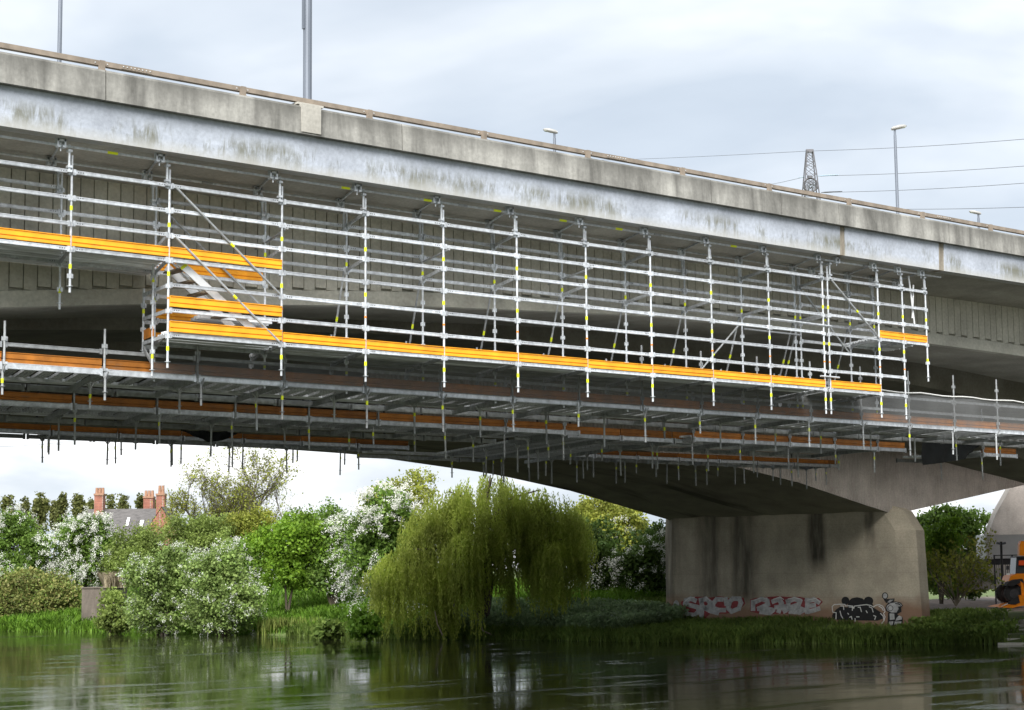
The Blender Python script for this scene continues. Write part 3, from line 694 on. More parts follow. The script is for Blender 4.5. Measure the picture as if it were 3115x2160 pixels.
# diagonal tubes
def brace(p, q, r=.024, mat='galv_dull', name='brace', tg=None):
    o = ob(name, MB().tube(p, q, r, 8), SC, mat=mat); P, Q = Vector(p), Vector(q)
    if tg is not None: sub('tag', MB().tube(P.lerp(Q, tg), P.lerp(Q, tg + .03), r + .006, 8), o, mat='tag_yellow')
    return o
brace((17.44, YF - .05, L(6) - .02), (19.90, YF - .05, L(2) + .04), tg=.52)
brace((17.44, YF - .05, L(4) - .02), (19.90, YF - .05, L(0) + .04), tg=.55)
brace((17.34 + XM, YM - .05, L(6) - .08), (19.84 + XM, YM - .05, L(2)), tg=.5); brace((17.34 + XM, YM - .05, L(4)), (19.84 + XM, YM - .05, L(0)), tg=.5)
brace((37.34, YF - .05, L(6) - .03), (39.28, YF - .05, L(3) + .02), tg=.52); brace((37.3 + XM, YM - .05, L(6) - .1), (39.25 + XM, YM - .05, L(3) - .25), tg=.45)
for x in (19.98, 24.23, 28.51):                            # tie tubes butting the ribbed web
    brace((x + .0, YF - .22, L(5) - .10), (x + .70, 34.22, L(5) - .12), name='tie_tube')
brace((33.6, YM + .3, L(0) + .1), (35.3, YM, L(4) - .2), tg=.45)
ob('toe_board', MB().bar((33.7, YB - .4, L(0) + .12), (34.2, YM + .1, L(0) + .4), .03, .12), SC, mat='orange')
for p, q in (((34.95, YF - .03, L(4) - .28), (37.3, YF - .03, L(4) - .30)), ((34.95 + XM, YM - .04, L(4) - .36), (37.2 + XM, YM - .04, L(4) - .36)), ((36.8, YF - .05, L(0) + .34), (37.55, YF - .05, L(0) + .34))): brace(p, q, mat='galv')
for p, q in (((40.85, YF + .1, L(6) + .42), (40.98, YF + .05, L(4) + .02)), ((41.05, YF + .1, L(6) + .18), (40.90, YF + .06, L(4) + .22))): brace(p, q, mat='alu', name='loose_tube')
# run tubes under the cantilever, hangers and beam clamps
for y, z, x0, x1 in ((31.9, 11.83, 12.5, 42.05), (33.1, 11.80, 12.7, 41.6)):
    x = x0
    while x < x1 - .2:
        e = min(x + 6.1, x1); o = ob('run_tube', MB().tube((x, y, z), (e, y, z), .0245, 8), SC, mat='galv'); x = e
        if e < x1: sub('sleeve', MB().tube((e - .13, y, z), (e + .13, y, z), .033, 8), o, mat='galv_dull')
for x in (15.9, 18.6, 21.4, 23.6, 25.6, 27.6, 29.4, 33.4, 38.6): ob('tube_label', MB().tube((x, 31.9, 11.83), (x + .22, 31.9, 11.83), .0285, 8), SC, mat='tag_yellow' if int(x) % 2 else 'galv_dull')
hang = MB().tube((0, 0, -.44), (0, 0, .10), .026, 8)
for zc in (-.42, -.33, -.02): hang.box(-.045, .045, -.05, .05, zc - .022, zc + .022)
hang = hang.mesh('hanger_tube', 'galv')
clamp = MB()
for sx_ in (-1, 1): clamp.box(sx_ * .075 - .02, sx_ * .075 + .02, -.05, .05, -.09, .09); clamp.box(min(sx_ * .02, sx_ * .09), max(sx_ * .02, sx_ * .09), -.055, .055, -.09, -.055)
clamp.box(-.09, .09, -.05, .05, .03, .075); clamp.tube((0, 0, -.16), (0, 0, .08), .014, 6)
clamp = clamp.mesh('beam_clamp', 'galv')
for i, x in enumerate(SX):
    if i == 0: continue
    sx_ = -1 if i != 12 else 1
    ob('hanger_tube', hang, SC, (x + .075 * sx_, YF - .03, 11.78)); ob('beam_clamp', clamp, SC, (x + .29 * sx_, 31.9, 11.875))
    if i < 15: ob('hanger_tube', hang, SC, (x + XM - .09, YM - .02, 11.66))
    brace((x + .29 * sx_, 31.88, 11.90), (x + .29 * sx_ + .42, 33.3, 11.80), name='cross_tube'); ob('beam_clamp', clamp, SC, (x + .29 * sx_ + .36, 33.1, 11.78))

# ------------------------------------------------------------------ hanging platforms under the bridge
def drop_mesh(length):
    key = ('drop', round(length, 2))
    if key not in _cache:
        mb = MB().tube((0, 0, -length), (0, 0, .05), .0245, 8).tube((0, 0, -length + .16), (0, 0, -length + .168), .06, 8)
        for sx_ in (-1, 1):
            mb.bar((sx_ * .02, 0, -.10), (sx_ * .11, 0, .02), .03, .02, (0, 1, 0)); mb.bar((0, sx_ * .02, -.10), (0, sx_ * .11, .02), .03, .02, (1, 0, 0))
        _cache[key] = mb.mesh('drop_rod', 'galv_dull')
    return _cache[key]
SK = .28
def platform(label, spans, y0, y1, z, rows, toe_h=.21, toe_mat='orange_shaded_grimy', seed=1, stripes=None, rails=True, first=14.7):
    rr = random.Random(seed)
    P = thing('hanging_platform', label, 'platform', ((spans[0][0] + spans[-1][1]) / 2, (y0 + y1) / 2, z - .9), 'scaffold platforms under the bridge')
    for a, b in spans:
        x = a
        while x < b - .1:
            e = min(x + 2.13, b)
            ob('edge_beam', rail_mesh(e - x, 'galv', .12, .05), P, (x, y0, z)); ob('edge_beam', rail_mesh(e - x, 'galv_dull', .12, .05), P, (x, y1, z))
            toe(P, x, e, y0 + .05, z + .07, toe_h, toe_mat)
            for yy in ([y0 + .42, y1 - .62, y1 - .30]): ob('deck_plank', plank_mesh(e - x - .03, .29, 'galv_deck'), P, (x + .015, yy - .29, z + .075))
            ob('joist', MB().bar((0, y0 + .05, z + .0), ((y1 - y0 - .1) * SK, y1 - .05, z + .0), .05, .11), P, (x, 0, 0), mat='galv_dull')
            for yy in rows: ob('joist', MB().bar((0, yy, z - .03), (e - x, yy, z - .03), .045, .07), P, (x, 0, 0), mat='galv_dull') if rr.random() < .25 else None
            if rails:
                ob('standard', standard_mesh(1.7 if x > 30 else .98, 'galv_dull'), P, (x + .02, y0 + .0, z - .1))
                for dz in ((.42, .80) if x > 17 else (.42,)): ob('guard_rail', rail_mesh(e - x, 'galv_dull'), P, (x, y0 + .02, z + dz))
            x = e
        yy0, yy1 = y0 + .45, y1 - .93                       # transverse planks between the edge strips
        x = a
        while x < b - .3:
            ob('deck_plank', plank_mesh((yy1 - yy0) / math.cos(math.atan(SK)), .25, 'galv_deck'), P, (x + .25, yy0, z + .078 + rr.uniform(-.01, .01)), (0, 0, R_(90) - math.atan(SK)))
            x += .40 if rr.random() < .92 else .46
        x = a + first % .7
        while x < b:
            for yy in rows:
                ln = rr.choice((.55, .75, .85)); xx = x + rr.uniform(-.12, .12) + (yy - y0) * SK
                o = ob('drop_rod', drop_mesh(ln), P, (xx, yy, z - .02), (rr.uniform(-.02, .02), rr.uniform(-.02, .02), rr.uniform(0, 3)))
                if rr.random() < .7: sub('tag', tag_m, o, (xx, yy, z - .3))
            x += 2.13
    return P
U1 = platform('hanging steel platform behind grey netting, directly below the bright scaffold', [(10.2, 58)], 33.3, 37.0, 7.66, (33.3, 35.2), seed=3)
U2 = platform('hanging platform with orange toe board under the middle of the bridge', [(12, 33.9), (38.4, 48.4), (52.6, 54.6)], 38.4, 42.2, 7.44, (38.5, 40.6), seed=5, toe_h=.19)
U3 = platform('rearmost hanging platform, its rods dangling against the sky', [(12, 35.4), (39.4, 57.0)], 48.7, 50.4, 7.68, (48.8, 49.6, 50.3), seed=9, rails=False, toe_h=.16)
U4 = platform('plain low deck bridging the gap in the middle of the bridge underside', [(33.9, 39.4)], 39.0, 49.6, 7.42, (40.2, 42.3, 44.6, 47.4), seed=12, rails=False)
# pipe run and lattice bits seen above the second platform
for k_ in range(16):
    x = 20 + k_ * 1.25 + rs.uniform(-.2, .2); tl = rs.uniform(-.35, .35)
    ob('brace', MB().tube((x, 44.3, 7.55), (x + tl, 44.3, 8.9), .035, 6), U2, mat='dark_steel')
# netting along the first platform
def sheet(name, top, bot, mat, label, cat, sag=.06, n=40, parent=None):
    mb = MB(); nz = 6; rg = random.Random(len(name) + n)
    ph = [rg.uniform(0, 6) for _ in range(4)]
    for i in range(n + 1):
        t_ = i / n
        pt = Vector(np.array([np.interp(t_, np.linspace(0, 1, len(top)), [q[c_] for q in top]) for c_ in range(3)])); pb = Vector(np.array([np.interp(t_, np.linspace(0, 1, len(bot)), [q[c_] for q in bot]) for c_ in range(3)]))
        for j in range(nz + 1):
            s_ = j / nz; p = pt.lerp(pb, s_); wv = math.sin(t_ * 37 + ph[0] + s_ * 2) * .5 + math.sin(t_ * 91 + ph[1]) * .3 + math.sin(t_ * 13 + ph[2] + s_ * 5) * .6
            p.y += wv * sag * .6; p.z -= abs(math.sin(t_ * n / 2.5)) * sag * (1 - s_) * .5; mb.v.append(tuple(p))
    for i in range(n):
        for j in range(nz): a = i * (nz + 1) + j; mb.f.append((a, a + 1, a + nz + 2, a + nz + 1))
    o = ob(name, mb, parent, mat=mat, smooth=True)
    if label: tag(o, label, cat)
    return o
sheet('debris_netting', [(17.6, 33.22, 7.95), (27.5, 33.22, 8.45), (37.3, 33.22, 8.58), (47.1, 33.22, 8.62), (57, 33.22, 8.6)], [(17.6, 33.21, 7.70), (57, 33.21, 7.70)], 'net', 'long grey debris netting stretched in front of the dull orange boards', 'netting', .05, 160)
rope = MB().path([(40.6 + i * .5, 33.19, 8.64 - .05 * abs(math.sin(i * .74))) for i in range(34)], .02, 5)
tag(ob('net_rope', rope, mat='white_paint'), 'pale rope along the top of the grey debris netting at its far end', 'rope')
sheet('black_sheet', [c6b for c6b in (onY(*c6(1600, 1195), 38.4), onY(*c6(1800, 1200), 38.4), onY(*c6(2010, 1212), 38.4))], [onY(*c6(1612, 1362), 38.3), onY(*c6(1760, 1345), 38.35), onY(*c6(1900, 1320), 38.3), onY(*c6(2010, 1225), 38.4)], 'black_net', 'torn black sheeting hanging below the platform near the far pier', 'sheeting', .12, 24)
sheet('black_sheet', [onY(*c4(1215, 1295), 45.7), onY(*c4(1600, 1310), 45.7)], [onY(*c4(1225, 1305), 45.65), onY(*c4(1400, 1385), 45.6), onY(*c4(1500, 1372), 45.6), onY(*c4(1605, 1325), 45.65)], 'black_net', 'sagging black sheeting under the rearmost platform above the bare tree', 'sheeting', .1, 20)

# ------------------------------------------------------------------ lamp columns
def lamp(label, x, y, ztop, r, head=None, z0=12.6, gp='street lamps along the bridges'):
    T = thing('street_lamp', label, 'street lamp', (x, y, z0), gp)
    h = ztop - z0
    col = MB().path([(x, y, z0), (x, y, z0 + min(3.2, h * .35)), (x, y, z0 + min(3.25, h * .36)), (x, y, ztop)], [r, r, r * .82, r * .62], 12)
    ob('column', col, T, mat='lamp_steel', smooth=False)
    if head is not None:
        d = Vector(head).normalized(); p = Vector((x, y, ztop))
        ob('bracket', MB().tube(p - Vector((0, 0, .02)), p + Vector((0, 0, .28)) , r * .5, 8), T, mat='lamp_steel')
        q = p + Vector((0, 0, .3)); sd_ = d.cross(Vector((0, 0, 1)))
        v = []; 
        secs = [(-.16, .08, .06), (-.08, .15, .12), (.22, .18, .14), (.44, .13, .10), (.54, .05, .04)]
        for a, wd, hh in secs:
            c_ = q + d * a + Vector((0, 0, a * .22))
            for k_ in range(8):
                th = 2 * math.pi * k_ / 8; v.append(c_ + sd_ * wd * math.cos(th) + Vector((0, 0, hh * (math.sin(th) if math.sin(th) > 0 else math.sin(th) * .5))))
        f = [(i * 8 + k_, i * 8 + (k_ + 1) % 8, i * 8 + 8 + (k_ + 1) % 8, i * 8 + 8 + k_) for i in range(4) for k_ in range(8)] + [tuple(range(8)), tuple(range(32, 40))]
        mb = MB(); mb.v = [tuple(p_) for p_ in v]; mb.f = f; hd = ob('lamp_head', mb, T, mat='lamp_head', smooth=True)
        a = q + d * .2 + Vector((0, 0, -.01)); sub('lens', MB().bar(a - d * .18, a + d * .28 + Vector((0, 0, .09)), .22, .05), hd, mat='lamp_lens')
    return T
T = lamp('tall thick grey lamp column standing on the near parapet', 20.42, 31.72, 22.6, .083, z0=13.43)
ob('base_sleeve', MB().tube((20.42, 31.72, 13.43), (20.42, 31.72, 16.2), .094, 14), T, mat='lamp_steel')
ob('access_door', MB().box(20.30, 20.33, 31.68, 31.76, 15.1, 16.0), T, mat='lamp_steel')
lamp('plain grey lamp column at the far left behind the parapet rail', 23.75, 51.0, 25.0, .092)
lamp('tall lamp with its oval head pointing right, beside the pylon', 64.3, 51.0, 23.0, .10, RT)
lamp('lamp head just clearing the rail, pointing left near mid bridge', 55.4, 64.3, 24.15, .11, -RT)
lamp('small lamp head low over the rail at the right end of the bridge', 88.6, 64.3, 24.1, .12, -RT)

# ------------------------------------------------------------------ pylon and overhead lines
PD = 210.
def pp(x, y, dd=0): return atD(2330 + x / 7.673, 430 + y / 7.673, PD + dd)
base = atD(2475, 1735, PD); PY = thing('electricity_pylon', 'dark lattice electricity pylon rising behind the parapet', 'pylon', (base.x, base.y, gz(base.x, base.y)))
def lat(name, pairs, r=.07, mat='pylon_steel'):
    for p, q in pairs: ob(name, MB().tube(p, q, r, 5), PY, mat=mat)
hw = lambda y: np.interp(y, [230, 790, 1330, 6000], [70, 130, 180, 700])      # half width in crop units
cxx = lambda y: np.interp(y, [230, 790, 1330, 6000], [1020, 1035, 1045, 1110])
def corner(y, sx, sy): w_ = hw(y); p = pp(cxx(y) + sx * w_, y); return p + Vector((FW[0], FW[1], 0)) * (sy * w_ / 7.673 / FPX * PD)
lv = [230, 355, 490, 600, 790, 960, 1130, 1330, 1900, 2700, 3600, 4700, 6000, 8500]
for sx in (-1, 1):
    for sy in (-1, 1): ob('leg', MB().path([corner(y, sx, sy) for y in (lv)], .075, 6), PY, mat='pylon_steel')
for i in range(len(lv) - 1):
    a, b = lv[i], lv[i + 1]
    lat('lattice_bar', [(corner(a, -1, -1), corner(b, 1, -1)), (corner(a, 1, -1), corner(b, -1, -1))], .035)
    if b < 800: lat('lattice_bar', [(corner(a, -1, 1), corner(b, 1, 1))], .03)
    lat('lattice_bar', [(corner(b, -1, -1), corner(b, 1, -1))], .03)
ob('peak', MB().bar(pp(935, 225), pp(1105, 225), .5, .32), PY, mat='pylon_steel')
# cross-arm seen end on: octagonal frame pointing at the viewer
octp = [pp(1040 + 165 * math.cos(R_(22.5 + 45 * k_)), 1015 + 165 * math.sin(R_(22.5 + 45 * k_)), -6) for k_ in range(8)]
octb = [pp(1040 + 150 * math.cos(R_(22.5 + 45 * k_)), 1015 + 150 * math.sin(R_(22.5 + 45 * k_)), 3) for k_ in range(8)]
tip = pp(1040, 1000, -14)
for k_ in range(8): lat('cross_arm_bar', [(octp[k_], octp[(k_ + 1) % 8])], .12); lat('cross_arm_bar', [(octp[k_], octb[k_]), (octp[k_], tip), (octp[k_], octb[(k_ + 3) % 8])], .035)
lat('cross_arm_bar', [(pp(1025, 800, -6), pp(1025, 860, -6))], .32)
cab = [((1100, 225), (3115, 418), -60, 'top'), ((1200, 810), (3115, 500), -60, 'upper'), ((1290, 1195), (3115, 552), -60, 'middle'), ((1500, 1560), (3115, 625), -60, 'lower')]
for i, (a, b, dd, nm) in enumerate(cab):
    p = pp(*a); px_, py_ = 2330 + a[0] / 7.673, 430 + a[1] / 7.673; q = atD(px_ + (b[0] - px_) * 1.4, py_ + (b[1] - py_) * 1.4, PD + dd)
    pts = [p.lerp(q, k_ / 14) - Vector((0, 0, .25 * math.sin(math.pi * k_ / 14))) for k_ in range(15)]
    tag(ob('power_line', MB().path(pts, .024, 5), mat='cable'), f'thin {nm} overhead cable running right from the pylon', 'cable', 'overhead lines at the pylon')
    if i in (1, 2):
        s0, s1 = pts[0], pts[1]
        o = ob('insulator_string', MB().path([p, p.lerp(q, .02), p.lerp(q, .05), p.lerp(q, .10)], [.03, .08, .08, .04], 6), PY, mat='insulator' if i == 1 else 'pylon_steel')
for i, (a, b) in enumerate((((935, 230), (1500, 490)), ((900, 830), (1900, 575)))):
    p = pp(*a); q = atD(b[0] if i == 0 else 2250, b[1] if i == 0 else 566, PD + 120)
    pts = [p.lerp(q, k_ / 12) - Vector((0, 0, .4 * math.sin(math.pi * k_ / 12))) for k_ in range(13)]
    tag(ob('power_line', MB().path(pts, .024, 5), mat='cable'), ('thin overhead cable running left from the pylon peak', 'short overhead cable dipping left from the pylon cross arm')[i], 'cable', 'overhead lines at the pylon')
    if i == 1: ob('insulator_string', MB().path([p, p.lerp(q, .03), p.lerp(q, .06)], [.03, .09, .05], 6), PY, mat='insulator')
for a, b, nm in (((-20, 1345), (430, 1318), 'upper'), ((-20, 1360), (300, 1330), 'lower')):
    p = atD(*a, 260); q = atD(*b, 300); pts = [p.lerp(q, k_ / 8) - Vector((0, 0, .3 * math.sin(math.pi * k_ / 8))) for k_ in range(9)]
    tag(ob('power_line', MB().path(pts, .024, 5), mat='cable'), f'faint {nm} overhead cable in the sky below the bridge at far left', 'cable', 'far overhead lines under the bridge')

# ------------------------------------------------------------------ plants
def rand_unit(rg, n):
    v = rg.normal(size=(n, 3)); return v / np.linalg.norm(v, axis=1)[:, None]
def leaves(name, C, size, mat, rg, aspect=1.7, down=0., axis=None, up=.0):
    n = len(C); u = rand_unit(rg, n) if axis is None else axis
    u[:, 2] -= down; u /= np.linalg.norm(u, axis=1)[:, None]
    w_ = np.cross(u, rand_unit(rg, n) + np.array([0, 0, up])); w_ /= np.linalg.norm(w_, axis=1)[:, None] + 1e-9
    s_ = (size * rg.uniform(.6, 1.35, n))[:, None]
    a = u * s_ * .5 * aspect; b = w_ * s_ * .5
    V = np.stack([C - a, C + b * 1.0 - a * .1, C + a, C - b * 1.0 - a * .1], 1).reshape(-1, 3)
    return np_mesh(name, V, np.arange(n * 4).reshape(n, 4), mat)
def clump_points(rg, lobes, nclump, cr, per, shell=(.45, 1.0), flat=.7, cut=None):
    lob = np.array(lobes, float); wt = lob[:, 3] * lob[:, 4] * lob[:, 5]; wt = wt ** .62; wt /= wt.sum()
    k = rg.choice(len(lob), nclump, p=wt); d = rand_unit(rg, nclump)
    rad = shell[0] + (shell[1] - shell[0]) * rg.uniform(0, 1, nclump) ** .6
    c = lob[k, :3] + d * lob[k, 3:6] * rad[:, None]
    j = np.repeat(np.arange(nclump), per)
    q = rg.normal(size=(len(j), 3)) * np.array([1, 1, flat]) * (cr * rg.uniform(.6, 1.3, nclump))[j][:, None] * .55
    return c, c[j] + q
def lobes_for(rg, c, rx, ry, rz, n, spread=.60, size=(.28, .44), core=.8):
    L_ = [(c[0], c[1], c[2], rx * core, ry * core, rz * core), (c[0], c[1], c[2] - rz * .45, rx * .9, ry * .9, rz * .5)]
    for i in range(n):
        d = rand_unit(rg, 1)[0]; s_ = rg.uniform(*size)
        L_.append((c[0] + d[0] * rx * spread, c[1] + d[1] * ry * spread, c[2] + d[2] * rz * spread, rx * s_, ry * s_, rz * s_))
    return L_
def trunk_mb(base, tops, r, rg, n=7):
    mb = MB(); base = Vector(base)
    for tp in tops:
        tp = Vector(tp); pts = []
        for i in range(n):
            t_ = i / (n - 1); p = base.lerp(tp, t_); p.x += math.sin(t_ * 3.1) * rg.uniform(-.18, .18); p.y += math.sin(t_ * 3.1) * rg.uniform(-.18, .18)
            p.z = base.z + (tp.z - base.z) * (t_ ** .85); pts.append(p)
        mb.path(pts, [r * (1 - .8 * i / (n - 1)) for i in range(n)], 6)
    return mb
def plant(name, label, cat, box, dep, mat, seed, tr=vA, depth_ratio=.8, nlobe=6, dens=1.0, leaf=.135, cr=.5, per=46, blossom=0, blossom_mat='blossom', group=None, base_y=None, trunk=.12, shell=(.5, 1.0), stems=4, bl_len=(.5, 1.3), lift=0., bark='bark', bsize=.056, zb=None, core=.70, spread=.68, lsize=(.26, .46)):
    rg = np.random.RandomState(seed); x0, y0, x1, y1 = box
    (px0, py0), (px1, py1) = tr(x0, y0), tr(x1, y1)
    mid = atD((px0 + px1) / 2, (py0 + py1) / 2, dep); top = atD((px0 + px1) / 2, py0, dep); bot = atD((px0 + px1) / 2, py1, dep)
    rx = (px1 - px0) / FPX * dep / 2; rz = (top.z - bot.z) / 2; g = gz(mid.x, mid.y) if zb is None else zb
    base = Vector((mid.x, mid.y, min(g, bot.z + lift) - .1))
    T = thing(name, label, cat, base, group)
    ry = rx * depth_ratio; c = np.array(mid)
    ax = np.array([RT[0], RT[1], 0]); ay = np.array([FW[0], FW[1], 0]); ax /= np.linalg.norm(ax); ay /= np.linalg.norm(ay)
    lob = lobes_for(rg, (0, 0, 0), rx, ry, rz, nlobe, spread, lsize, core)
    area = rx * rz * 4; nc = int(max(30, area * 13 * dens * (.55 / cr) ** 1.2))
    cc, pt = clump_points(rg, lob, nc, cr, per, shell)
    def towld(a): return c + a[:, :1] * ax + a[:, 1:2] * ay + a[:, 2:] * np.array([0, 0, 1.])
    ptw = towld(pt); ptw = ptw[ptw[:, 2] > base.z + .05]
    ob('crown', leaves('crown', ptw, leaf, mat, rg), T)
    tops = [Vector(towld(np.array([[l[0], l[1], l[2] + l[5] * .2]]))[0]) for l in [lob[0]] + lob[2:stems + 1]]
    if trunk: ob('trunk', trunk_mb(base, tops, trunk, rg), T, mat=bark)
    if blossom:
        keep = cc[(np.abs(cc[:, 0] / rx) ** 2 + (cc[:, 1] / ry) ** 2 + (cc[:, 2] / rz) ** 2) > .45]
        m_ = int(len(keep) * blossom); keep = keep[rg.permutation(len(keep))[:m_]]
        out_ = keep / np.array([rx, ry, rz]); out_ /= np.linalg.norm(out_, axis=1)[:, None]
        pts = []
        for p, o_ in zip(keep, out_):
            ln = rg.uniform(*bl_len); k_ = int(ln * 75); s_ = rg.uniform(0, 1, k_)[:, None]; dr = o_ + rg.normal(size=3) * .45; dr[2] *= .5; dr /= np.linalg.norm(dr)
            q = p + o_ * cr * .45 + dr * s_ * ln; q[:, 2] -= (s_[:, 0] * ln) ** 2 * .38 - .12; pts.append(q + rg.normal(size=(k_, 3)) * .09)
        pts = towld(np.concatenate(pts)); pts = pts[pts[:, 2] > base.z + .1]
        ob('blossom', leaves('blossom', pts, bsize, blossom_mat, rg, 1.3), T)
    return T

# far poplars
for i, (cx_, wd, y0) in enumerate(((50, 92, 435), (165, 56, 445), (270, 96, 425), (370, 50, 475), (415, 56, 440), (530, 80, 450), (610, 60, 475), (740, 60, 445), (835, 78, 435), (950, 60, 450), (1048, 50, 480))):
    lab = ['broad poplar at the far left edge', 'slim poplar second from the left edge', 'broad tall poplar third from the left edge', 'short thin poplar left of a taller twin', 'poplar right of its short twin', 'bushy poplar midway between left edge and house',
           'poplar against the left chimney', 'narrow poplar right of the left chimney', 'wide poplar above the middle of the slate roof', 'poplar left of the paired chimneys', 'poplar top between the paired chimneys'][i]
    plant('poplar_tree', lab + ' on the horizon', 'tree', (cx_ - wd * .40, y0 + 4, cx_ + wd * .40, 720), 235 + (i * 37 % 23), 'leaf_poplar', 100 + i, depth_ratio=1, nlobe=7, dens=1.3, leaf=.26, cr=.5, per=24, core=.9, group='row of poplars behind the house', trunk=.2, stems=1, shell=(.2, 1))
# house
HD = 172.
def hp(x, y, dd=0): return atD(*vA(x, y), HD + dd)
ridL, ridR = hp(640, 552), hp(1112, 545); gapx = (ridR - ridL).normalized(); gapx.z = 0; gapx.normalize()
perp = Vector((-gapx.y, gapx.x, 0)); perp = perp if perp.dot(Vector((FW[0], FW[1], 0))) > 0 else -perp
HO = thing('brick_house', 'red brick house with grey slate roof and tall chimneys behind the trees', 'house', (ridL.x, ridL.y, gz(ridL.x, ridL.y)))
hl = (ridR - ridL).length; zr = (ridL.z + ridR.z) / 2; hd_, eav = 4.6, zr - 4.0; gb = 3.0
gr_ = perp * 0
def hv(u, d, z): p = ridL + gapx * u + perp * d; return (p.x, p.y, z)
tl_ = 1.6   # the gable turns towards the viewer on the right
mb = MB(); mb.add([hv(-.6, -hd_, eav - .15), hv(hl + .35, -hd_, eav - .15), hv(hl + .35, 0, zr), hv(-.6, 0, zr), hv(-.6, hd_, eav - .15), hv(hl + .35, hd_, eav - .15)], [(0, 1, 2, 3), (3, 2, 5, 4)])
RF = ob('roof', mb, HO, mat='slate')
mb = MB().add([hv(0, -hd_ + .3, gb - 1), hv(hl, -hd_ + .3, gb - 1), hv(hl, -hd_ + .3, eav), hv(0, -hd_ + .3, eav), hv(0, hd_ - .3, gb - 1), hv(hl, hd_ - .3, gb - 1), hv(hl, hd_ - .3, eav), hv(0, hd_ - .3, eav), hv(hl, 0, zr - .25), hv(0, 0, zr - .25)],
              [(0, 1, 2, 3), (5, 4, 7, 6), (1, 5, 6, 8, 2), (4, 0, 3, 9, 7)]); ob('wall', mb, HO, mat='brick')
g0 = hp(1120, 700, -4)                                            # projecting gable wing on the right
wg = [hp(1010, 668, -3.4), hp(1180, 640, -3.4), hp(1112, 540, -3.4)]
gc = hp(1122, 545, -1.5); gw = gapx * 2.3
mb = MB()
fr = gc - perp * 3.2
A1, A2, A3 = fr - gapx * 1.7, fr + gapx * 2.2, fr + gapx * .15
mb.add([(A1.x, A1.y, gb - 1), (A2.x, A2.y, gb - 1), (A2.x, A2.y, zr - 3.4), (A3.x, A3.y, zr - .1), (A1.x, A1.y, zr - 2.9)], [(0, 1, 2, 3, 4)])
ob('gable_wall', mb, HO, mat='brick')
bk = perp * 3.6; mb = MB(); E1, E2, E3 = A1 - gapx * .12, A2 + gapx * .12, A3
mb.add([(E2.x, E2.y, zr - 3.5), (E3.x, E3.y, zr + .02), tuple(Vector((E3.x, E3.y, zr + .02)) + bk), tuple(Vector((E2.x, E2.y, zr - 3.5)) + bk), (E1.x, E1.y, zr - 3.0), tuple(Vector((E1.x, E1.y, zr - 3.0)) + bk)], [(0, 3, 2, 1), (1, 2, 5, 4)])
ob('gable_roof', mb, HO, mat='slate')
for u, d, wdt in ((hl * .52, -1.1, .25), (hl * .72, -1.4, .32)):
    zz_ = zr - (zr - eav) * abs(d) / hd_; p0, p1 = hv(u, d, zz_ + .06), hv(u, d - .9, zz_ - (zr - eav) * .9 / hd_ + .06)
    sub('roof_window', MB().bar(p0, p1, wdt, .08), RF, mat='render_white')
for (xa, xb, y0, y1, pots, dd) in ((640, 705, 460, 590, 3, 0), (970, 1040, 478, 590, 3, 1.5), (1056, 1117, 460, 590, 2, -2.0)):
    a, b = hp(xa, y0, dd), hp(xb, y0, dd); c_ = (a + b) / 2; hw_ = (b - a).length / 2; zt = c_.z; zbm = hp((xa + xb) / 2, y1, dd).z
    mb = MB(); q = [c_ + gapx * (sx * hw_ * .92) + perp * (sy * .5) for sx, sy in ((-1, -1), (1, -1), (1, 1), (-1, 1))]
    mb.poly([(p.x, p.y) for p in q], (zbm - .6, zt)); q = [c_ + gapx * (sx * hw_ * 1.02) + perp * (sy * .58) for sx, sy in ((-1, -1), (1, -1), (1, 1), (-1, 1))]
    CH = ob('chimney', mb, HO, mat='brick'); sub('chimney_cap', MB().poly([(p.x, p.y) for p in q], (zt, zt + .18)), CH, mat='clay_pot')
    for k_ in range(pots):
        p = c_ + gapx * ((k_ - (pots - 1) / 2) * hw_ * (.62 if pots == 3 else .7)); sub('chimney_pot', MB().tube((p.x, p.y, zt + .18), (p.x, p.y, zt + (.95 if pots == 2 else .75)), .16, 10, .13), CH, mat='clay_pot')
# bare-branched big tree: recursive limbs, thin new leaf
def branching(label, base_px, tops_px, dep, seed, rmain, tr, spread, leafmat_, nleaf, group=None, name='broadleaf_tree', depth_lv=5, twig=.55, leaf=.12, bark='bark'):
    rg = np.random.RandomState(seed); b0 = atD(*tr(*base_px), dep); b0.z = min(b0.z, gz(b0.x, b0.y) + .3)
    T = thing(name, label, 'tree', (b0.x, b0.y, b0.z), group); tips = []; limb = MB(); twigs = MB()
    def grow(p, d, ln, r, lev):
        n = 4; pts = [p]; q = p.copy(); dd = d.copy()
        for i in range(n):
            dd = (dd + Vector(rg.normal(size=3)) * .16 + Vector((0, 0, .05))).normalized(); q = q + dd * ln / n; pts.append(q.copy())
            if lev >= depth_lv - 2: tips.append(q.copy())
        (limb if lev < 2 else twigs).path(pts, [r * (1 - .45 * i / n) for i in range(n + 1)], 5 if lev < 2 else 3, False)
        if lev == depth_lv: return
        for i in range(rg.randint(2, 4) + (1 if lev > 1 else 0)):
            k_ = rg.randint(1, n + 1); nd = (dd * .8 + Vector(rg.normal(size=3)) * spread + Vector((0, 0, .12))).normalized()
            grow(pts[k_], nd, ln * rg.uniform(.55, .8), r * .55, lev + 1)
    for tp in tops_px:
        e = atD(*tr(*tp[:2]), dep + tp[2]); v_ = e - b0; grow(b0, v_.normalized(), v_.length * .52, rmain, 0)
    ob('trunk', limb, T, mat=bark); ob('twigs', twigs, T, mat=bark)['kind'] = 'stuff'
    P = np.array([tuple(p) for p in tips]); P = P[rg.randint(0, len(P), nleaf)] + rg.normal(size=(nleaf, 3)) * .16
    ob('crown', leaves('crown', P, leaf, leafmat_, rg), T); return T
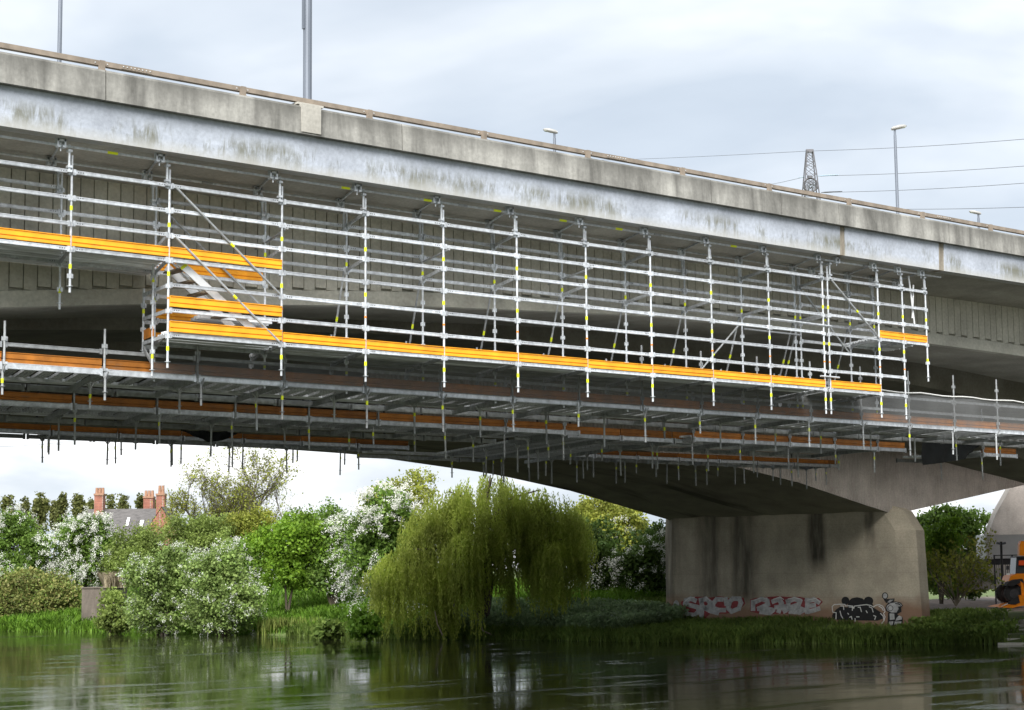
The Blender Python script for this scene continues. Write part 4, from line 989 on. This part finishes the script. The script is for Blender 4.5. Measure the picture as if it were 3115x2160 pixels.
branching('large nearly bare tree in thin leaf, tallest under the bridge', (1420, 760), [(1330, 400, 0), (1220, 380, -1), (1480, 290, 1), (1640, 240, -2), (1800, 260, 1), (2010, 330, 0), (1400, 300, 2), (1900, 440, -2), (1560, 400, 3), (1720, 380, 2)], 150, 11, .2, vA, .40, 'leaf_yellow', 17000, depth_lv=6, leaf=.11)
# hedge of hawthorns and shrubs on the left, far to near
plant('hawthorn_tree', 'white flowering hawthorn at the far left edge above the bramble mound', 'tree', (-150, 575, 400, 1110), 133, 'leaf_hawthorn', 21, blossom=.8, nlobe=8, group='flowering hawthorns')
plant('hawthorn_tree', 'dense white flowering hawthorn left of the house', 'tree', (290, 560, 850, 1090), 134, 'leaf_hawthorn', 22, blossom=.9, nlobe=8, group='flowering hawthorns')
plant('shrub', 'soft olive green shrub in front of the brick gable', 'shrub', (640, 575, 1200, 1120), 132, 'leaf_olive', 23, leaf=.11, cr=.5, per=55, nlobe=7)
plant('shrub', 'bright green shrub below the bare tree', 'shrub', (1090, 520, 1600, 960), 138, 'leaf_olive', 24, leaf=.12, nlobe=7)
plant('shrub', 'yellow green shrub behind the round tree', 'shrub', (1400, 490, 1900, 930), 142, 'leaf_yellow', 25, leaf=.12, nlobe=7)
plant('hawthorn_tree', 'hawthorn with white sprays just left of the round green tree', 'tree', (1480, 700, 1800, 1080), 121, 'leaf_hawthorn', 26, blossom=.7, nlobe=5, group='flowering hawthorns')
plant('broadleaf_tree', 'round bright green young tree with a thin trunk on the slope', 'tree', (1680, 535, 2190, 1110), 112, 'leaf_maple', 27, nlobe=13, leaf=.13, cr=.5, per=50, base_y=1180, trunk=.085, stems=2)
plant('hawthorn_tree', 'tall hawthorn rising behind the round green tree', 'tree', (2030, 440, 2420, 960), 124, 'leaf_hawthorn', 28, blossom=.7, nlobe=7, group='flowering hawthorns')
plant('shrub', 'dark green shrub right of the round tree', 'shrub', (2070, 660, 2420, 1120), 112, 'leaf_hawthorn', 29, leaf=.14, nlobe=6)
plant('hawthorn_tree', 'hawthorn laden with blossom left of the weeping willow', 'tree', (-40, 420, 640, 1110), 103, 'leaf_hawthorn', 30, tr=vB, blossom=1.0, nlobe=8, bl_len=(.6, 1.6), group='flowering hawthorns')
plant('broadleaf_tree', 'pale yellow green tree rising behind the blossom laden hawthorn', 'tree', (120, 230, 760, 900), 125, 'leaf_yellow', 31, tr=vB, nlobe=9, leaf=.12, dens=.9, cr=.5)
plant('broadleaf_tree', 'yellow green tree half hidden under the arch right of the willow', 'tree', (1380, 430, 2080, 1000), 118, 'leaf_yellow', 32, tr=vB, nlobe=8, leaf=.13)
plant('hawthorn_tree', 'shaded hawthorn with white clusters right of the willow', 'tree', (1500, 540, 1930, 1090), 105, 'leaf_hawthorn_shaded', 33, tr=vB, blossom=.6, nlobe=6, group='flowering hawthorns')
plant('hawthorn_tree', 'shaded hawthorn with white clusters close against the pier', 'tree', (1850, 570, 2330, 1180), 104, 'leaf_hawthorn_shaded', 34, tr=vB, blossom=.5, nlobe=7, group='flowering hawthorns')
# waterside bushes
plant('bramble_mound', 'brownish bramble mound at the water\'s edge on the far left', 'bramble', (-150, 920, 680, 1330), 124, 'leaf_bramble', 41, leaf=.12, cr=.4, per=50, nlobe=8, trunk=0, depth_ratio=.5, lift=.5)
plant('willow_bush', 'large silvery flecked willow bush leaning over the water', 'bush', (830, 740, 1350, 1410), 108, 'leaf_silver', 42, leaf=.11, cr=.5, per=52, nlobe=9, blossom=.65, blossom_mat='catkin', bl_len=(.2, .5), lift=.3, bsize=.055)
plant('willow_bush', 'silvery flecked willow bush right of its larger twin', 'bush', (1190, 800, 1780, 1410), 106, 'leaf_silver', 43, leaf=.11, cr=.5, per=52, nlobe=9, blossom=.6, blossom_mat='catkin', bl_len=(.2, .5), lift=.3, bsize=.055)
plant('shrub', 'low olive shrub between the concrete block and the silvery bush', 'shrub', (640, 1080, 920, 1380), 110, 'leaf_olive', 44, leaf=.13, cr=.4, per=30, nlobe=5)
plant('dock_plants', 'glossy broad leaved dock plants at the water left of the willow', 'plant', (2090, 1290, 2330, 1420), 97, 'grass_mid', 45, leaf=.2, cr=.3, per=20, nlobe=4, trunk=0, lift=.3)
plant('dock_plants', 'low clump of shiny leaves touching the willow strands', 'plant', (40, 1250, 290, 1420), 93, 'grass_bright', 46, tr=vB, leaf=.18, cr=.3, per=20, nlobe=4, trunk=0, lift=.3)
# trees and shrubs right of the pier
plant('broadleaf_tree', 'dark dense tree right of the pier', 'tree', (1470, 205, 2200, 830), 120, 'leaf_hawthorn', 51, tr=vC, nlobe=9, leaf=.15)
plant('shrub', 'mid green shrub behind the right end of the pier', 'shrub', (1560, 260, 1900, 700), 112, 'leaf_maple', 52, tr=vC, nlobe=6, leaf=.13, dens=.7)
branching('pale stemmed sapling in young leaf right of the pier', (1840, 790), [(1800, 400, 0), (1900, 330, 0), (1640, 520, -.5), (2090, 540, .5), (1990, 420, 0), (1720, 430, .3)], 97, 17, .045, vC, .38, 'leaf_yellow', 1300, name='sapling', depth_lv=4, leaf=.13, bark='bark_pale')
# weeping willow
def weeping():
    rg = np.random.RandomState(61); D0 = 97.
    b0 = atD(*vB(930, 1330), D0); b0.z = gz(b0.x, b0.y)
    T = thing('weeping_willow', 'large weeping willow trailing yellow green strands into the river', 'tree', b0)
    ax = Vector((RT[0], RT[1], 0)).normalized(); ay = Vector((FW[0], FW[1], 0)).normalized(); ppm = FPX / D0 / K * 1.0  # crop px per metre
    ppm = FPX / D0 * 2.2135
    #        cx   top  rx   hang  dz  n
    domes = [(1000, 290, 440, 900, 1.5, 1150), (720, 400, 280, 900, .5, 460), (1330, 390, 320, 960, .8, 620), (1010, 310, 300, 700, .0, 420), (480, 790, 290, 1430, -1.0, 560), (640, 620, 220, 1200, 0, 240), (860, 690, 140, 1390, -2.0, 210), (1000, 760, 150, 1380, -.8, 160),
             (1400, 760, 130, 1260, -1.2, 220), (1510, 720, 120, 1260, -.3, 200), (1150, 560, 240, 1180, .2, 380), (300, 880, 120, 1180, -.5, 130), (1450, 540, 230, 1080, .8, 280)]
    pts = []; axs = []; limbs = MB()
    top = atD(*vB(980, 420), D0 + 1); limbs.path([b0, b0.lerp(top, .35) + ax * .3, b0.lerp(top, .7) - ax * .25, top], [.42, .34, .22, .08], 8)
    for cx_, ty, rx, hang, dd, n in domes:
        c_ = atD(*vB(cx_, ty), D0 + dd); r = rx / ppm; zlow = atD(*vB(cx_, hang), D0 + dd).z
        st = b0.lerp(top, .45 if ty > 600 else .75); q = c_.copy(); q.z -= .25
        limbs.path([st, st.lerp(q, .5) + Vector((0, 0, .5)), q], [.13, .08, .03], 6)
        for k_ in range(n):
            if k_ % 12 == 0: rho0 = math.sqrt(rg.uniform()); th0 = rg.uniform(0, 2 * math.pi); lb = rg.uniform(.45, 1.08)
            x = rho0 * math.cos(th0) * r * 1.06 + rg.normal() * .15; y = rho0 * math.sin(th0) * r * .8 + rg.normal() * .15; rho = min(1.1, math.hypot(x, y / .8) / r)
            p = c_ + ax * x + ay * y; p.z -= rho ** 2 * r * .55 + rg.uniform(0, .25)
            if ty < 600: p.z -= rg.uniform(0, 1.2)
            ln = max(.5, (p.z - zlow) * lb * rg.uniform(.75, 1.03)); ln = min(ln, 5.8 if ty > 600 else 3.0)
            m_ = int(ln / .085); s_ = np.arange(m_) / max(m_ - 1, 1); o = Vector((x, y)).normalized() if rho > .05 else Vector((0, 0))
            sw = rg.normal(size=2) * .10
            off = (1 - np.exp(-s_ * 3)) * .28
            X = np.outer(np.ones(m_), p) + np.outer(off * o.x + sw[0] * s_ ** 1.5, ax) + np.outer(off * o.y + sw[1] * s_ ** 1.5, ay); X[:, 2] -= s_ * ln
            X += rg.normal(size=X.shape) * .035
            pts.append(X[X[:, 2] > .02])
    P = np.concatenate(pts); n = len(P); u = rg.normal(size=(n, 3)) * .42; u[:, 2] -= 1.0; u /= np.linalg.norm(u, axis=1)[:, None]
    ob('crown', leaves('crown', P, .062, 'leaf_willow', rg, 3.2, axis=u), T); ob('trunk', limbs, T, mat='bark')
    for a, m2, b in (((625, 1235), (645, 1330), (690, 1425)), ((910, 1250), (950, 1370), (1060, 1420)), ((765, 1130), (750, 1220), (760, 1285))):
        ob('branch', MB().path([atD(*vB(*q), D0 - 2.4) for q in (a, m2, b)], [.03, .04, .04], 6), T, mat='bark_pale')
weeping()
# concrete block in the brambles
q = [atD(*vA(x, y), 118) for x, y in ((550, 1085), (790, 1080), (790, 1240), (550, 1240))]
ax = Vector((RT[0], RT[1], 0)).normalized(); ay = Vector((FW[0], FW[1], 0)).normalized()
c_ = (q[0] + q[2]) / 2; w_ = (q[1] - q[0]).length
pl = [c_ + ax * (sx * w_ / 2) + ay * d for sx, d in ((-1, 0), (1, 0), (1, 3), (-1, 3))]
BLK = thing('concrete_block', 'weathered square concrete block among the brambles by the water', 'block', (c_.x, c_.y, .2))
ob('body', MB().poly([(p.x, p.y) for p in pl], (.2, q[0].z)), BLK, mat='concrete_old')
pl2 = [c_ + ax * (sx * (w_ / 2 + .06)) + ay * d for sx, d in ((-1, -.06), (1, -.06), (1, 3.05), (-1, 3.05))]
ob('coping', MB().poly([(p.x, p.y) for p in pl2], (q[0].z, q[0].z + .08)), BLK, mat='concrete_old')
# dry grass tuft on the block
def tufts(name, C, h, wd, mat, rg, lean=.25, per=5):
    n = len(C); C = np.repeat(C, per, 0); n = len(C); C = C + rg.normal(size=C.shape) * np.array([.10, .10, 0])
    hh = (h * rg.uniform(.5, 1.2, n))[:, None]; d = rg.normal(size=(n, 3)); d[:, 2] = 0; tip = C + d * lean * hh; tip[:, 2:] += hh
    sdv = np.cross(d, [0, 0, 1.]); sdv /= np.linalg.norm(sdv, axis=1)[:, None] + 1e-6; sdv *= wd / 2
    midp = C + d * lean * hh * .25; midp[:, 2:] += hh * .55
    V = np.stack([C - sdv, C + sdv, midp + sdv * .8, tip, midp - sdv * .8], 1).reshape(-1, 3); return np_mesh(name, V, np.arange(n * 5).reshape(n, 5), mat)
rg = np.random.RandomState(71)
C = np.array([tuple(atD(*vA(760 + rg.uniform(-60, 60), 1080), 117.5 + rg.uniform(0, 2))) for _ in range(70)])
tag(ob('dry_grass_tuft', tufts('dry_grass_tuft', C, .95, .05, 'grass_dry', rg, .3)), 'pale dry grass tuft on top of the concrete block', 'grass')
# bank grass in patches
def bank_patch(n, yr, sr, rg, cond=None):
    y = rg.uniform(yr[0], yr[1], n); s_ = rg.uniform(sr[0], sr[1], n); x = bankx(y) + s_ / .96; z = ground_z(x, y)
    C = np.stack([x, y, z - .03], 1); return C if cond is None else C[cond(x, y)]
def stuff(o): o['kind'] = 'stuff'; return o
def pxof(x, y): d = np.stack([x, y, ground_z(x, y) - HC], -1); return CX + FPX * (d @ RT) / (d @ FW)
yard = lambda x, y: ~((y < 57) & (x + .29 * y > 91.5)) & (pxof(x, y) + 70 * np.sin(x * 2.1 + y * 3.3) + 25 * np.sin(x * 7.7) < 3035)
stuff(ob('bank_grass', tufts('bank_grass', bank_patch(9000, (40, 74), (.1, 13), rg, yard), .28, .055, 'grass_mid', rg, .35)))
stuff(ob('slope_grass', tufts('slope_grass', bank_patch(11000, (74, 122), (.1, 18), rg), .45, .055, 'grass_bright', rg, .35)))
stuff(ob('shore_grass', tufts('shore_grass', bank_patch(3600, (42, 90), (-.1, 1.0), rg, lambda x, y: pxof(x, y) < 3060), .45, .05, 'grass_mid', rg, .3)))
stuff(ob('nettles', leaves('nettles', bank_patch(26000, (68.5, 80), (1.0, 6.5), rg) + np.stack([np.zeros(26000), np.zeros(26000), rg.uniform(.05, .75, 26000)], 1), .12, 'grass_nettle', rg)))
stuff(ob('undergrowth', leaves('undergrowth', (lambda c: c + np.stack([np.zeros(len(c)), np.zeros(len(c)), rg.uniform(.0, .42, len(c)) + .22 * np.sin(c[:, 0] * 1.1 + c[:, 1] * 1.7)], 1))(bank_patch(16000, (44, 55.5), (.2, 5.0), rg, yard)), .13, 'grass_mid', rg)))
stuff(ob('reeds', tufts('reeds', bank_patch(800, (94, 118), (-.3, .9), rg), .5, .05, 'grass_bright', rg, .4, 6)))
C = np.array([tuple(onZ(*vA(x, 1395), .0)) for x in rg.uniform(1760, 2110, 160)]) + rg.normal(size=(160, 3)) * np.array([.25, .5, 0])
stuff(ob('reeds', tufts('reeds', C, .95, .06, 'reed', rg, .15, 5)))

# ------------------------------------------------------------------ yard right of the pier
# stone steps down to the water
ST_ = thing('stone_steps', 'overgrown stone steps leading down the bank at the right edge', 'steps', onZ(3090, 1960, .1))
for i in range(6):
    y = 1310 + i * 44; dd = 86.0 - i * .75; p = atD(*vD(925, y - 14), dd); p2 = atD(*vD(1300, y - 14), dd)
    u = (p2 - p); u.z = 0; u.normalize(); pe = Vector((-u.y, u.x, 0)); c_ = p
    pl = [c_ + u * a + pe * b for a, b in ((-.35 - .12 * (i % 3), -.25), (4.2, -.25), (4.2, .6), (-.35, .6))]
    ob('step', MB().poly([(v_.x, v_.y) for v_ in pl], (p.z - .2, p.z)), ST_, mat='concrete_flange')
# abutment of the far bridge
p = atD(*vD(1069, 250), 118)
AB = thing('bridge_abutment', 'pale concrete abutment wall under the far end of the bridge', 'abutment', (p.x, p.y, 1.5))
u = Vector((RT[0], RT[1], 0)).normalized(); d_ = Vector((FW[0], FW[1], 0)).normalized()
e = [atD(*vD(x, y), 118) for x, y in ((1010, -110), (800, 260), (720, 470), (640, 700), (560, 1000))]
v = [tuple(q_) for q_ in e] + [tuple(q_ + d_ * 1.2) for q_ in e] + [tuple(Vector((e[0].x, e[0].y, e[0].z)) + u * 14), tuple(Vector((e[-1].x, e[-1].y, e[-1].z)) + u * 18)]
mb = MB(); mb.add(v, [(4, 3, 2, 1, 0, 10, 11), (0, 1, 6, 5), (1, 2, 7, 6), (2, 3, 8, 7), (3, 4, 9, 8)]); ob('wing_wall', mb, AB, mat='concrete_far')
# white trailer box
p = atD(*vD(705, 690), 112); q_ = atD(*vD(705, 468), 112)
TRL = thing('trailer', 'white box trailer parked under the bridge at the right edge', 'trailer', (p.x, p.y, gz(p.x, p.y)))
h_ = [p + u * a + d_ * b for a, b in ((0, 0), (9, 0), (9, 2.4), (0, 2.4))]
ob('body', MB().poly([(v_.x, v_.y) for v_ in h_], (p.z - .1, q_.z)), TRL, mat='render_white')
ob('chassis', MB().poly([(v_.x, v_.y) for v_ in [p + u * a + d_ * b for a, b in ((.1, .05), (8.9, .05), (8.9, 2.3), (.1, 2.3))]], (p.z - .45, p.z - .101)), TRL, mat='dark_steel')
for a in (1.2, 2.2, 7.5):
    c_ = p + u * a; c_.z = gz(c_.x, c_.y) + .45; ob('wheel', MB().tube(c_ - d_ * .02, c_ + d_ * .28, .45, 18), TRL, mat='rubber')
# dark railing and post
p0, p1 = atD(*vD(780, 690), 104), atD(*vD(1300, 680), 104)
FN_ = thing('steel_railing', 'dark steel railing in front of the white trailer', 'railing', (p0.x, p0.y, gz(p0.x, p0.y)))
for dz in (0, .22): ob('rail', MB().tube(p0 + Vector((0, 0, dz - .1)), p1 + Vector((0, 0, dz - .1)), .045 if dz == 0 else .03, 6), FN_, mat='dark_steel')
for k_ in range(26):
    a = p0.lerp(p1, k_ / 25); ob('bar', MB().tube(a + Vector((0, 0, -.1)), a + Vector((0, 0, -1.35)), .018, 5), FN_, mat='dark_steel')
for k_ in range(4):
    a = p0.lerp(p1, k_ / 3); ob('post', MB().tube((a.x, a.y, gz(a.x, a.y) - .1), a + Vector((0, 0, .15)), .05, 6), FN_, mat='dark_steel')
pb, pt_ = atD(*vD(846, 690), 103), atD(*vD(846, 535), 103)
PS = thing('lamp_post', 'short dark post with twin floodlights beside the trailer', 'post', (pb.x, pb.y, gz(pb.x, pb.y)))
ob('pole', MB().tube((pb.x, pb.y, gz(pb.x, pb.y) - .1), pt_, .07, 8), PS, mat='dark_steel')
for sg in (-1, 1): ob('floodlight', MB().bar(pt_ + u * sg * .04 - Vector((0, 0, .12)), pt_ + u * sg * .26 - Vector((0, 0, .08)), .14, .12), PS, mat='lamp_steel')
# construction machine, only its front end in frame
MD = 97.
def mp(x, y, dd=0): return atD(*vD(x, y), MD + dd)
wc = mp(965, 1040)
g_ = wc.z - .5
MC = thing('telehandler', 'orange construction loader with black tyres at the right edge', 'vehicle', (wc.x, wc.y, g_))
def wheel(c_, r, wd):
    tb = MB().path([c_ - d_ * wd * .5, c_ - d_ * wd * .42, c_ + d_ * wd * .42, c_ + d_ * wd * .5], [r * .86, r * .97, r * .97, r * .86], 26)
    for k_ in range(18):
        th = 2 * math.pi * k_ / 18; rad = u * math.cos(th) + Vector((0, 0, math.sin(th))); tb.bar(c_ + rad * r * .97 - d_ * wd * .46, c_ + (u * math.cos(th + .12) + Vector((0, 0, math.sin(th + .12)))) * r * .97, .07, .07, rad)
    w_ = ob('tyre', tb, MC, mat='rubber'); sub('rim', MB().path([c_ - d_ * wd * .52, c_ - d_ * wd * .3], [r * .5, r * .42], 16), w_, mat='dark_steel')
wheel(wc, .50, .40); wheel(wc + d_ * 1.7, .50, .40); wheel(wc + u * 2.5, .50, .40); wheel(wc + u * 2.5 + d_ * 1.7, .50, .40)
def blk(name, pts, d0, d1, mat):
    P = [mp(*q) for q in pts]; n = len(P); mb = MB(); mb.add([p_ + d_ * d0 for p_ in P] + [p_ + d_ * d1 for p_ in P], [tuple(range(n)), tuple(range(n, 2 * n))[::-1]] + [(k_, (k_ + 1) % n, n + (k_ + 1) % n, n + k_) for k_ in range(n)]); return ob(name, mb, MC, mat=mat)
blk('bonnet', [(922, 928), (940, 870), (1010, 845), (1180, 845), (1180, 928)], .1, 1.5, 'machine_orange')
blk('mudguard', [(884, 962), (905, 928), (960, 905), (1040, 895), (1055, 930), (1010, 940), (950, 965)], -.3, .35, 'rubber')
blk('chassis', [(1020, 940), (1180, 930), (1180, 1110), (1060, 1110), (1040, 1050)], .3, 1.4, 'machine_orange')
blk('side_plate', [(1018, 918), (1040, 935), (1069, 1050), (1180, 1060), (1180, 1110), (1030, 1060)], -.34, -.28, 'machine_orange')
blk('cab', [(1000, 850), (1010, 690), (1250, 680), (1270, 850)], .3, 1.4, 'glass_dark')
blk('cab_roof', [(1005, 690), (1012, 678), (1250, 670), (1255, 684)], .2, 1.5, 'dark_steel')
blk('lamp_panel', [(1028, 765), (1030, 720), (1120, 715), (1120, 765)], .2, .3, 'machine_red')
blk('boom', [(1050, 670), (1052, 560), (1066, 528), (1140, 528), (1140, 670)], .5, .9, 'machine_orange')
blk('blade', [(800, 1170), (1000, 1125), (1000, 1052), (1200, 1060), (1200, 1130), (1010, 1160), (930, 1178)], -.45, 1.9, 'machine_orange')
blk('blade_insert', [(868, 1140), (985, 1060), (1008, 1125), (960, 1145)], -.48, -.44, 'rubber')
blk('prong', [(826, 1165), (830, 1158), (885, 1130), (888, 1138)], -.5, -.46, 'white_paint')
blk('mirror', [(898, 808), (900, 770), (925, 770), (925, 808)], .0, .08, 'dark_steel'); blk('number_plate', [(900, 860), (900, 842), (932, 842), (932, 860)], .0, .03, 'white_paint')
